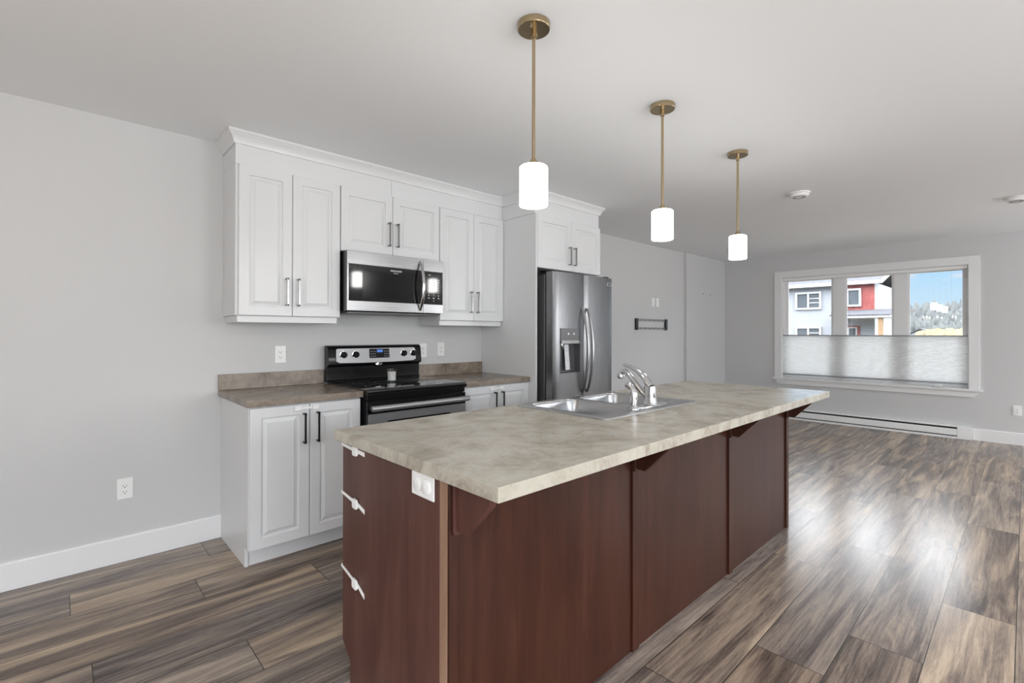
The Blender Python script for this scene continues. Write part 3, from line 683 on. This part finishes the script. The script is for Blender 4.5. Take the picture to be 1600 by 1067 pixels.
# dispenser set into the freezer door
FF = FY(FYF-.008)
s = MB(); s.fbox(FF, hu0+.001, hu1-.001, hv0+.001, hv0+.006, -.062, .004); s.fbox(FF, hu0+.001, hu0+.006, hv0+.006, 1.185, -.062, .002); s.fbox(FF, hu1-.006, hu1-.001, hv0+.006, 1.185, -.062, .002)
s.fbox(FF, hu0+.006, hu1-.006, hv0+.006, 1.185, -.066, -.062); s.fbox(FF, hu0+.001, hu1-.001, 1.1855, hv1-.001, -.062, .003)
dsr = s.build('dispenser', M['greyplastic'], ld, bev=.001)
dsr.data.materials[0] = M['steelside']
MB().fbox(FF, hu0+.004, hu1-.004, 1.178, 1.208, .0032, .012).build('dispenser_lip', M['nickel'], dsr, bev=.002)
for u in (hu0+.095, hu0+.165):
    c = FF(u, 1.26, .003); s = MB(); s.lathe(((.009, 0), (.009, -.003), (.0001, -.003)), c, 18, 'Y', True, False); s.build('button', M['ink'], dsr)
s = MB(); s.prism(((0, 1.175), (.012, 1.175), (.030, .96), (.022, .955)), lambda p, q, t: (t, FYF+.046-p, q), hu0+.095, hu0+.150); s.build('paddle', M['steel'], dsr, bev=.002)
s = MB(); s.lathe(((.016, 0), (.016, -.03), (.010, -.045), (.0001, -.045)), (hu0+.045, FYF+.02, 1.177), 16, 'Z', True, False); s.build('water_spout', M['chrome'], dsr)
for u, dd, sg in ((sp_-.030, ld, 1), (sp_+.034, rd, 1)):
    s = MB(); pts = []; rad = []
    for i in range(21):
        a = i/20; z = 1.478-.716*a; bow = math.sin(math.pi*a)**.75
        pts.append((u, FYF-.008-.062*bow, z)); rad.append(.010+.006*math.sin(math.pi*a))
    s.tube(pts, rad, 14, .65); s.build('handle', M['steel'], dd, ang=60)
for u in (fx0+.04, fx1-.04):
    MB().box(u-.03, u+.03, FYF+.03, FYF+.16, fz1_+.0003, fz1_+.016).build('hinge_cover', M['black'], fg, bev=.003)
bd = MB().box(3.585, 3.655, FYF-.013, FYF-.0095, 1.690, 1.722).build('badge', M['chrome'], rd, bev=.001)
text('FRIGIDAIRE', lambda a, b_, c_: (3.62+a, FYF-.0135-c_, 1.709+b_), .0105, 'lettering', M['black'], bd)
text('GALLERY', lambda a, b_, c_: (3.62+a, FYF-.0135-c_, 1.697+b_), .007, 'lettering', M['black'], bd)

# ------------------------------------------------------------------ island
IT = .9035; iz = IT-.038
IX0, IX1, IY0, IY1 = .768, 3.487, 1.0745, 1.737
il = thing('kitchen_island', (2.1, 1.4, 0), 'dark cherry wood kitchen island base with corbels under the overhang', 'kitchen island')
# end panel with toe notch and chamfer
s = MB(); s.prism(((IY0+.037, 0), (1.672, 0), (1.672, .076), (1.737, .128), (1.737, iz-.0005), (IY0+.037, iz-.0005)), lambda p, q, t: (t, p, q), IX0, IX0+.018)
s.build('end_panel', M['cherrylit'], il, bev=.001)
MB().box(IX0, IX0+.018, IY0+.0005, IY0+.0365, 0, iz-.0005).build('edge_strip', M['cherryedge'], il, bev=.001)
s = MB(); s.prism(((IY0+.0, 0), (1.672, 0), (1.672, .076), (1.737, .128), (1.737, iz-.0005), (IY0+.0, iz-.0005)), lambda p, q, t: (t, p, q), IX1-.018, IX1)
s.build('end_panel', M['cherrylit'], il, bev=.001)
for a, b_ in ((IX0+.0185, 1.6795), (1.6805, 2.5845), (2.5855, IX1-.0185)):
    MB().box(a, b_, IY0, IY0+.014, .0, iz-.0005).build('back_panel', M['cherry'], il, smooth=False)
for a, b_ in ((IX0+.0005, IX0+.030), (1.658, 1.702), (2.563, 2.608), (IX1-.040, IX1-.0005)):
    MB().box(a, b_, IY0-.010, IY0-.0005, 0, iz-.0005).build('batten', M['cherry'], il, bev=.002)
for a in (.8, 1.680, 2.5855, IX1-.030):
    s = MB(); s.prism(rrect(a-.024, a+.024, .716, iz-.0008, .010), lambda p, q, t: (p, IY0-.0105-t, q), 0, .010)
    co = s.build('corbel', M['cherrylit'] if a < 1 else M['cherry'], il, bev=.002)  # nearest corbel: the light falling on it is put into its lighter colour
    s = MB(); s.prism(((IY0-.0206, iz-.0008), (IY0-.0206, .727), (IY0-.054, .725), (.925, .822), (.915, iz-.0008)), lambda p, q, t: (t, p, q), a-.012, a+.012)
    s.build('bracket', M['cherrylit'] if a < 1 else M['cherry'], co, bev=.0015)
# kitchen side: carcass with sink well left open, toe kick, doors and drawers
s = MB(); s.box(IX0+.0185, IX1-.0185, IY0+.0145, 1.716, .11, .125); s.box(IX0+.0185, 1.60, IY0+.0145, 1.716, .125, iz-.001); s.box(2.50, IX1-.0185, IY0+.0145, 1.716, .125, iz-.001); s.box(1.60, 2.50, 1.70, 1.716, .125, iz-.001)
s.box(IX0+.0185, IX1-.0185, 1.655, 1.67, 0, .11)
s.build('carcass', M['cherry'], il, smooth=False)
FI = FYp(1.7165)
xs = [IX0+.02, 1.22, 1.64, 2.07, 2.50, 2.98, IX1-.02]
for i in range(6):
    a, b_ = xs[i]+.0015, xs[i+1]-.0015
    if i in (0, 5):
        for z0_, z1_ in ((.128, .40), (.403, .66), (.663, iz-.006)):
            d = door(FI, a, b_, z0_, z1_, il, M['cherry'], 'drawer', fw=.045)
            s = MB(); zz = (z0_+z1_)/2; um = (a+b_)/2
            s.fbox(FI, um-.08, um+.08, zz-.005, zz+.005, .044, .053); s.fbox(FI, um-.08, um-.069, zz-.006, zz+.006, .02, .053); s.fbox(FI, um+.069, um+.08, zz-.006, zz+.006, .02, .053)
            s.build('handle', M['nickel'], d, bev=.001)
    else:
        d = door(FI, a, b_, .128, iz-.006, il, M['cherry'])
        pull(FI, b_-.034 if i in (1, 3) else a+.034, .64, .81, d)
# island counter with sink cut-out
TX0, TX1, TY0, TY1 = .747, 3.520, .842, 1.770
SX0, SX1, SY0, SY1 = 1.648, 2.448, 1.185, 1.732
hx0, hx1, hy0, hy1 = SX0+.022, SX1-.022, SY0+.02, SY1-.02
s = MB(); xs_ = [TX0, hx0, hx1, TX1]; ys_ = [TY0, hy0, hy1, TY1]
V = {}
for k_, z in enumerate((iz, IT)):
    for i in range(4):
        for j in range(4): V[i, j, k_] = s.bm.verts.new((xs_[i], ys_[j], z))
for i in range(3):
    for j in range(3):
        if i == 1 and j == 1: continue
        for k_ in (0, 1):
            q_ = [V[i, j, k_], V[i+1, j, k_], V[i+1, j+1, k_], V[i, j+1, k_]]; s.bm.faces.new(q_ if k_ else q_[::-1])
for i in range(3):
    s.bm.faces.new((V[i, 0, 0], V[i+1, 0, 0], V[i+1, 0, 1], V[i, 0, 1])); s.bm.faces.new((V[i, 3, 0], V[i, 3, 1], V[i+1, 3, 1], V[i+1, 3, 0]))
    s.bm.faces.new((V[0, i, 0], V[0, i, 1], V[0, i+1, 1], V[0, i+1, 0])); s.bm.faces.new((V[3, i, 0], V[3, i+1, 0], V[3, i+1, 1], V[3, i, 1]))
s.bm.faces.new((V[1, 1, 0], V[1, 1, 1], V[2, 1, 1], V[2, 1, 0])); s.bm.faces.new((V[1, 2, 0], V[2, 2, 0], V[2, 2, 1], V[1, 2, 1]))
s.bm.faces.new((V[1, 1, 0], V[1, 2, 0], V[1, 2, 1], V[1, 1, 1])); s.bm.faces.new((V[2, 1, 0], V[2, 1, 1], V[2, 2, 1], V[2, 2, 0]))
tag(s.build('countertop', M['laminate'], bev=.0025), 'long beige marbled laminate island counter holding the sink', 'countertop')
# outlet with round covers on the island end, latches round its corner
outlet(FX(IX0), 1.190, iz-.040, 'white outlet with two round child covers on the island end panel', horiz=True, kind='capped')
def corner_latch(v, droop, label):
    t_ = thing('safety_latch', (IX0, 1.63, v), label, 'safety latch', 'white child safety latches')
    F = FX(IX0)
    s = MB(); s.prism(rrect(1.604, 1.638, v-.016, v+.018, .007), lambda p, q, t: F(p, q-(1.62-p)*droop*.3, t), .003, .012); s.build('pad', M['plastic'], t_, bev=.002)
    s = MB(); s.prism(((1.615, v+.007), (1.560, v+.008-.060*droop), (1.560, v-.008-.060*droop), (1.615, v-.006)), lambda p, q, t: F(p, q, t), .0005, .0028); s.build('tail', M['plastic'], t_, bev=.0005)
    s = MB(); s.prism(((1.630, v+.007), (1.745, v+.009+.05*droop), (1.745, v-.001+.05*droop), (1.630, v-.006)), lambda p, q, t: F(p, q, t), .0005, .0028)
    s.box(IX0-.0028, IX0+.055, 1.7425, 1.745, v-.001+.05*droop, v+.009+.05*droop)
    s.build('strap', M['plastic'], t_, bev=.0005)
corner_latch(.846, .03, 'white child latch on the island corner, the one right under the counter')
corner_latch(.660, .22, 'white child latch on the island corner, the middle of the three')
corner_latch(.378, .40, 'white child latch on the island corner, the lowest of the three')

# ------------------------------------------------------------------ sink
sk = thing('kitchen_sink', ((SX0+SX1)/2, (SY0+SY1)/2, IT), 'stainless double bowl drop-in sink in the island counter', 'sink')
def rr3(x0, x1, y0, y1, r, z, k=6): return [(p, q, z) for p, q in rrect(x0, x1, y0, y1, r, k)]
bowls = ((SX0+.040, 2.034, SY0+.105, SY1-.038), (2.062, SX1-.040, SY0+.105, SY1-.038))
s = MB(); loops = [rrect(SX0+.004, SX1-.004, SY0+.004, SY1-.004, .022)] + [rrect(*b_, .055) for b_ in bowls]
zr = IT+.007; edges = []
for lp in loops:
    vs = [s.bm.verts.new((p, q, zr)) for p, q in lp]; edges += [s.bm.edges.new((vs[i], vs[(i+1) % len(vs)])) for i in range(len(vs))]
bmesh.ops.triangle_fill(s.bm, edges=edges, use_beauty=True, use_dissolve=False, normal=(0, 0, 1))
for f in s.bm.faces:
    if f.normal.z < 0: f.normal_flip()
s.rings([rr3(SX0+.004, SX1-.004, SY0+.004, SY1-.004, .022, zr), rr3(SX0+.001, SX1-.001, SY0+.001, SY1-.001, .025, IT+.005), rr3(SX0, SX1, SY0, SY1, .026, IT+.0008)], False, False)
bmesh.ops.remove_doubles(s.bm, verts=s.bm.verts, dist=1e-5)
s.build('rim', M['sink'], sk, ang=50)
for (a, b_, c_, d_), in zip(bowls):
    s = MB(); lo = []
    for ins, dz, r in ((0, 0, .055), (.003, -.004, .054), (.006, -.012, .053), (.010, -.08, .052), (.016, -.150, .050), (.026, -.170, .046), (.045, -.180, .035), (.09, -.184, .02)):
        lo.append(rr3(a+ins, b_-ins, c_+ins, d_-ins, r, zr+dz))
    s.rings(lo, False, True)
    bo = s.build('bowl', M['sink'], sk, ang=60, keep=True)
    mx_, my_ = (a+b_)/2, (c_+d_)/2
    s = MB(); s.lathe(((.045, .0), (.045, .002), (.036, .002), (.030, -.004), (.0001, -.004)), (mx_, my_, zr-.1835), 28, 'Z', False, False); s.build('drain', M['chrome'], bo)
# faucet
fxx, fyy = 2.088, 1.245; z0 = zr+.0005
fa = thing('kitchen_faucet', (fxx, fyy, z0), 'chrome single lever kitchen faucet behind the sink bowls', 'faucet')
s = MB(); s.prism(rrect(fxx-.12, fxx+.12, fyy-.028, fyy+.028, .027), lambda p, q, t: (p, q, t), z0, z0+.010); s.build('deck_plate', M['chrome'], fa, bev=.003)
s = MB(); lo = []
for r, dz, oy in ((.030, .0105, 0), (.026, .02, 0), (.0245, .05, 0), (.024, .085, .001), (.0225, .098, .002)):
    lo.append([(fxx+p, fyy+oy+q, z0+dz) for p, q in rrect(-r, r, -r, r, r*.55, 5)])
s.rings(lo); s.build('body', M['chrome'], fa)
s = MB(); P0 = [(1.262, .955), (1.285, .972), (1.312, 1.000), (1.340, 1.030), (1.366, 1.058), (1.386, 1.073), (1.404, 1.070), (1.412, 1.050)]
s.tube([(fxx, y, z) for y, z in P0], [.014, .0145, .0140, .0135, .013, .013, .0135, .014], 16); s.build('spout', M['chrome'], fa)
s = MB(); s.lathe(((.0150, .014), (.0175, .010), (.0175, -.006), (.015, -.012), (.0001, -.012)), (fxx, 1.413, 1.046), 20, 'Z', True, False); s.build('spray_head', M['chrome'], fa)
s = MB(); P1 = [(1.245, 1.008), (1.262, 1.032), (1.288, 1.060), (1.322, 1.082), (1.360, 1.098), (1.396, 1.104)]
s.tube([(fxx, y, z) for y, z in P1], [.023, .0235, .019, .014, .0115, .008], 16, .8); s.build('lever', M['chrome'], fa)
sxx, syy = 1.945, 1.245
ss = thing('sink_sprayer', (sxx, syy, z0), 'chrome side sprayer standing left of the faucet', 'sprayer')
s = MB(); s.lathe(((.024, 0), (.024, .006), (.018, .014), (.016, .020), (.0001, .020)), (sxx, syy, z0), 24, 'Z', True, False); s.build('base_ring', M['chrome'], ss)
s = MB(); s.tube([(sxx, syy, z0+.0205), (sxx, syy, z0+.05), (sxx, syy+.001, z0+.08), (sxx, syy+.008, z0+.098), (sxx, syy+.024, z0+.110), (sxx, syy+.040, z0+.114)], [.015, .017, .0155, .0145, .015, .014], 16); s.build('sprayer_body', M['chrome'], ss)

# ------------------------------------------------------------------ pendants
def pendant(x, y, label, rot=.45):
    t_ = thing('pendant_light', (x, y, H), label, 'pendant light', 'three brass pendant lights over the island')
    s = MB(); s.lathe(((.062, 0), (.062, -.020), (.060, -.023), (.0001, -.023)), (x, y, H-.0005), 40, 'Z', True, False); cp = s.build('canopy', M['brass'], t_, ang=30)
    for sg in (-1, 1):
        s = MB(); s.lathe(((.005, 0), (.005, -.004), (.003, -.006), (.0001, -.006)), (x+sg*.032*math.cos(rot), y+sg*.032*math.sin(rot), H-.0238), 12, 'Z', True, False); s.build('screw', M['chrome'], cp)
    s = MB(); s.lathe(((.011, 0), (.011, -.03), (.0065, -.034), (.0001, -.034)), (x, y, H-.0238), 20, 'Z', True, False); s.build('collar', M['brass'], t_)
    zt = 1.902
    s = MB(); s.tube(((x, y, H-.058), (x, y, zt+.026)), .0066, 14); s.build('rod', M['brass'], t_)
    s = MB(); s.lathe(((.008, .026), (.012, .018), (.022, .006), (.026, .0005)), (x, y, zt), 24, 'Z', True, True); s.build('socket_cup', M['brass'], t_)
    s = MB(); s.lathe(((.026, 0), (.040, -.002), (.049, -.005), (.0532, -.009), (.0535, -.013), (.0535, -.150), (.0525, -.154), (.049, -.155), (.0001, -.155)), (x, y, zt), 40, 'Z', True, False); s.build('shade', M['shade'], t_)
pendant(1.309, 1.277, 'brass rod pendant with lit white shade, nearest the camera')
pendant(2.263, 1.280, 'brass rod pendant with lit white shade, middle of the three over the island')
pendant(3.205, 1.277, 'brass rod pendant with lit white shade, farthest over the island')

# ceiling detectors
def detector(x, y, label):
    t_ = thing('smoke_detector', (x, y, H), label, 'smoke detector', 'ceiling smoke detectors')
    s = MB(); s.lathe(((.080, 0), (.080, -.010), (.077, -.012), (.0001, -.012)), (x, y, H-.0005), 40, 'Z', True, False); s.build('mounting_base', M['plastic'], t_, ang=30)
    s = MB(); s.lathe(((.070, -.013), (.068, -.028), (.058, -.036), (.050, -.037), (.0001, -.037)), (x, y, H-.0005), 40, 'Z', True, False); s.build('cover', M['plastic'], t_, ang=30)
    s = MB(); s.lathe(((.050, -.0375), (.047, -.040), (.030, -.040), (.028, -.0375)), (x, y, H-.0005), 40, 'Z', False, False); s.build('sensor_ring', M['clip'], t_)
detector(4.50, 1.292, 'round white smoke detector on the ceiling past the pendants')
detector(5.995, .055, 'round white smoke detector on the ceiling at the right edge')

# ------------------------------------------------------------------ unseen openings added for fill light, behind the camera and beside the window
dd = thing('added_door_1', (W, (DY0+DY1)/2, 0), 'added white glazed entry door in the window wall, unseen beyond the right edge', None); structure(dd)
s = MB(); s.fbox(F_ := FX(W), DY0-.085, DY0+.02, 0, DZ1+.085, 0, .018); s.fbox(F_, DY1-.02, DY1+.085, 0, DZ1+.085, 0, .018); s.fbox(F_, DY0+.02, DY1-.02, DZ1-.02, DZ1+.085, 0, .018); s.build('casing', M['trim'], dd, bev=.002)
s = MB(); g0, g1 = DY0+.16, DY1-.16
s.fbox(F_, DY0+.002, g0, .005, DZ1-.002, -.10, -.055); s.fbox(F_, g1, DY1-.002, .005, DZ1-.002, -.10, -.055); s.fbox(F_, g0, g1, .005, .35, -.10, -.055); s.fbox(F_, g0, g1, DZ1-.17, DZ1-.002, -.10, -.055)
s.build('leaf', M['trim'], dd, bev=.002); MB().fbox(F_, g0, g1, .35, DZ1-.17, -.08, -.076).build('pane', M['glass'], dd, smooth=False)
pd = thing('added_door_2', ((PX0+PX1)/2, YR, 0), 'added, unseen white sliding patio door in the right wall', None); structure(pd)
s = MB()
for a, b_ in ((PX0, PX0+.07), (PX1-.07, PX1), (.06, .14)): s.box(a, b_, YR-.10, YR-.03, .01, PZ1)
s.box(PX0+.07, PX1-.07, YR-.10, YR-.03, .01, .09); s.box(PX0+.07, PX1-.07, YR-.10, YR-.03, PZ1-.08, PZ1); s.build('frame', M['trim'], pd, bev=.002)
rw = thing('added_window_2', (XR, -1.0, RZ0), 'added, unseen white framed window in the rear wall', None); structure(rw)
s = MB()
for a, b_ in ((RY0, RY0+.06), (RY1-.06, RY1), (-1.04, -.96)): s.box(XR-.10, XR-.03, a, b_, RZ0, RZ1)
s.box(XR-.10, XR-.03, RY0+.06, RY1-.06, RZ0, RZ0+.06); s.box(XR-.10, XR-.03, RY0+.06, RY1-.06, RZ1-.06, RZ1); s.build('frame', M['trim'], rw, bev=.002)

sw = thing('added_window_3', (2.8, YR, .85), 'added, unseen white framed window in the right wall', None); structure(sw)
s = MB()
for a, b_ in ((2.0, 2.06), (3.54, 3.6), (2.77, 2.83)): s.box(a, b_, YR-.10, YR-.03, .85, 2.05)
s.box(2.06, 3.54, YR-.10, YR-.03, .85, .91); s.box(2.06, 3.54, YR-.10, YR-.03, 1.99, 2.05); s.build('frame', M['trim'], sw, bev=.002)
sw4 = thing('added_window_4', (6.95, YR, .85), 'added, unseen white framed window in the right wall near the window wall', None); structure(sw4)
s = MB()
for a, b_ in ((6.25, 6.31), (7.59, 7.65), (6.92, 6.98)): s.box(a, b_, YR-.10, YR-.03, .85, 2.05)
s.box(6.31, 7.59, YR-.10, YR-.03, .85, .91); s.box(6.31, 7.59, YR-.10, YR-.03, 1.99, 2.05); s.build('frame', M['trim'], sw4, bev=.002)
# dining chandelier behind the camera; the photo shows its lamps mirrored in the right window pane
hx_, hy_, hz_ = -.80, 1.42, 1.66
chd = thing('chandelier', (hx_, hy_, H), 'brass ring chandelier with candle bulbs, mirrored in the right window pane', 'chandelier')
s = MB(); s.lathe(((.065, 0), (.065, -.02), (.0001, -.025)), (hx_, hy_, H-.0005), 32, 'Z', True, False); s.build('canopy', M['brass'], chd)
s = MB(); s.tube(((hx_, hy_, H-.026), (hx_, hy_, hz_+.02)), .008, 12); s.build('rod', M['brass'], chd)
s = MB(); nb = 10
ringp = [(hx_+.46*math.cos(i*2*math.pi/40), hy_+.46*math.sin(i*2*math.pi/40), hz_-.045) for i in range(41)]
s.tube(ringp, .010, 10)
for i in range(5): a = i*2*math.pi/5; s.tube(((hx_, hy_, hz_+.02), (hx_+.455*math.cos(a), hy_+.455*math.sin(a), hz_-.045)), .006, 8)
s.build('ring', M['brass'], chd)
for i in range(nb):
    a = (i+.5)*2*math.pi/nb; bx_, by_ = hx_+.46*math.cos(a), hy_+.46*math.sin(a)
    s = MB(); s.lathe(((.013, 0), (.013, .045), (.0001, .045)), (bx_, by_, hz_-.033), 14, 'Z', True, False); so = s.build('candle_sleeve', M['plastic'], chd)
    s = MB(); s.lathe(((.008, 0), (.016, .022), (.015, .035), (.006, .058), (.0001, .062)), (bx_, by_, hz_+.0125), 14, 'Z', True, False); s.build('bulb', M['bulb'], so)

# ------------------------------------------------------------------ outdoors
K = 1.85; HX = 22*K; zc_ = 1.265
def oz(z): return zc_+(z-zc_)*K
structure(MB().box(W+.3, 160, -60, 70, -1.45, -1.25).build('ground', M['ground'], smooth=False))
GZ = -1.25
hs = thing('neighbour_house', (HX, 10, GZ), 'two-storey house with pale grey siding and a red panel outside the window', 'house')
ye, yr0, yr1, yl = 3.86*K, 3.86*K, 4.78*K, 9.5*K
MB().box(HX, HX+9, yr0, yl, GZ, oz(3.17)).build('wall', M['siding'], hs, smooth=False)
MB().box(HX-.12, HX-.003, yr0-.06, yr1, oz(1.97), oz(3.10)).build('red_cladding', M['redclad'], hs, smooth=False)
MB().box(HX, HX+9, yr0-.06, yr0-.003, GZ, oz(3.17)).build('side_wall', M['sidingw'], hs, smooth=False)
s = MB(); e0, e1 = yr0-.5, yl+.5; zz = oz(3.17)
s.prism(((HX-.5, zz), (HX+4.5, zz+1.35), (HX+9.5, zz), (HX+9.5, zz+.10), (HX+4.5, zz+1.47), (HX-.5, zz+.10)), lambda p, q, t: (p, t, q), e0, e1); s.build('roof', M['roof'], hs, smooth=False)
s = MB(); s.prism(((HX-.55, zz-.12), (HX-.505, zz-.12), (HX-.505, zz+.12), (HX-.55, zz+.12)), lambda p, q, t: (p, t, q), e0, e1); s.build('fascia', M['outtrim'], hs, smooth=False)
s = MB(); s.prism(((HX-.5, zz-.12), (HX+4.5, zz+1.22), (HX+9.5, zz-.12), (HX+9.5, zz+.14), (HX+4.5, zz+1.5), (HX-.5, zz+.14)), lambda p, q, t: (p, t, q), e0-.06, e0-.003); s.build('rake_board', M['outtrim'], hs, smooth=False)
def hwin(y0, y1, z0, z1, mid=False, x=HX):
    t_ = MB(); f_ = .13
    t_.box(x-.14, x-.003, y0-f_, y0, z0-f_, z1+f_); t_.box(x-.14, x-.003, y1, y1+f_, z0-f_, z1+f_); t_.box(x-.14, x-.003, y0, y1, z0-f_, z0); t_.box(x-.14, x-.003, y0, y1, z1, z1+f_)
    if mid:
        ym = (y0+y1)/2; t_.box(x-.12, x-.003, ym-.06, ym+.06, z0, z1)
        for k_ in (.35, .65): t_.box(x-.10, x-.003, y0, ym-.06, z0+(z1-z0)*k_-.03, z0+(z1-z0)*k_+.03)
    fo = t_.build('window', M['outtrim'], hs, smooth=False)
    MB().box(x-.05, x-.003, y0, y1, z0, z1).build('pane', M['pane'], fo, smooth=False)
hwin(5.60*K, 6.38*K, oz(2.30), oz(2.86), True); hwin(5.60*K, 6.38*K, oz(.95), oz(1.47), True)
hwin(4.29*K, 4.62*K, oz(2.36), oz(2.90), False, HX-.12)
pxx = HX-2.6; kk = pxx/22
s = MB(); s.prism(((3.36*kk, 0), (5.20*kk, 0), (5.20*kk, .14), (3.36*kk, .14)), lambda p, q, t: (t, p, q+zc_+(1.83-zc_)*kk+.05), pxx-.3, HX-.004); s.build('porch_roof', M['outtrim'], hs, smooth=False)
s = MB(); s.prism(((pxx-.35, 0), (HX-.004, .42), (HX-.004, .5), (pxx-.35, .06)), lambda p, q, t: (p, t, q+zc_+(1.83-zc_)*kk+.195), 3.34*kk, 5.22*kk); s.build('porch_shingles', M['roof'], hs, smooth=False)
for y in (3.58*kk, 4.95*kk): MB().box(pxx-.15, pxx+.15, y, y+.24, GZ, zc_+(1.83-zc_)*kk+.045).build('porch_post', M['post'], hs, smooth=False)
do = MB().box(HX-.06, HX-.003, 4.28*K, 4.74*K, GZ+.4, oz(1.56)).build('door', M['redclad'], hs, smooth=False)
s = MB(); s.box(HX-.09, HX-.062, 4.36*K, 4.66*K, oz(1.1), oz(1.51)); g_ = s.build('door_window', M['outtrim'], do, smooth=False); MB().box(HX-.1, HX-.091, 4.41*K, 4.61*K, oz(1.15), oz(1.47)).build('pane', M['pane'], g_, smooth=False)
# distant shed
sh = thing('garden_shed', (72, 8.1, GZ), 'small white gabled shed in the distance below the trees', 'shed'); kq = 72/40
MB().box(72, 76, 3.95*kq, 5.10*kq, GZ, zc_-.05).build('wall', M['sidingw'], sh, smooth=False)
s = MB(); s.prism(((3.75*kq, zc_-.1), (4.62*kq, zc_+.50), (5.25*kq, zc_-.1), (5.25*kq, zc_-.02), (4.62*kq, zc_+.62), (3.75*kq, zc_-.02)), lambda p, q, t: (t, p, q), 71.7, 76.3); s.build('roof', M['roof'], sh, smooth=False)
MB().prism(((3.95*kq, zc_-.05), (4.62*kq, zc_+.42), (5.10*kq, zc_-.05)), lambda p, q, t: (t, p, q), 72.0, 72.2).build('gable', M['sidingw'], sh, smooth=False)
# mound of dry grass
s = MB(); n = 40; lo = []
for i in range(n+1):
    y = 1.5+(6.4-1.5)*i/n; hgt = (zc_+.10+.30*min(1, i/3, (n-i)/8)+random.uniform(-.06, .10))
    lo.append([(49, y, GZ), (51, y, (hgt+GZ)/2+.1), (53, y, hgt), (57, y, GZ)])
s.rings([[p for p in l] for l in lo]); tag(s.build('dry_grass_mound', M['mulch'], ang=10), 'mound of tan dry grass outside the right window pane', 'grass', kind='stuff')
# woodland on the slope far behind
s = MB(); rnd = random.Random(3)
s.prism(((90, GZ), (100, -.2), (140, 6.0), (140, GZ)), lambda p, q, t: (p, t, q), -40, 75)
for i in range(1300):
    x = rnd.uniform(90, 124); y = rnd.uniform(-8, 36); g0_ = GZ+max(0, (x-95)*.17); hh = rnd.uniform(3.0, 4.6); r = rnd.uniform(.5, 1.1)
    lo = []; n = 7
    con = rnd.random() < .12
    for k_ in range(6):
        a = k_/5; rad = (r*(1-a)*1.0+.05) if con else r*math.sin(math.pi*min(.98, .12+.86*a))*1.0+.03
        lo.append([(x+rad*(.8+.4*rnd.random())*math.cos(2*math.pi*j/n), y+rad*(.8+.4*rnd.random())*math.sin(2*math.pi*j/n), g0_+hh*a) for j in range(n)])
    s.rings(lo)
tag(s.build('woodland', M['trees'], smooth=False), 'hazy grey woodland on the slope seen through the right window pane', 'trees', kind='stuff')
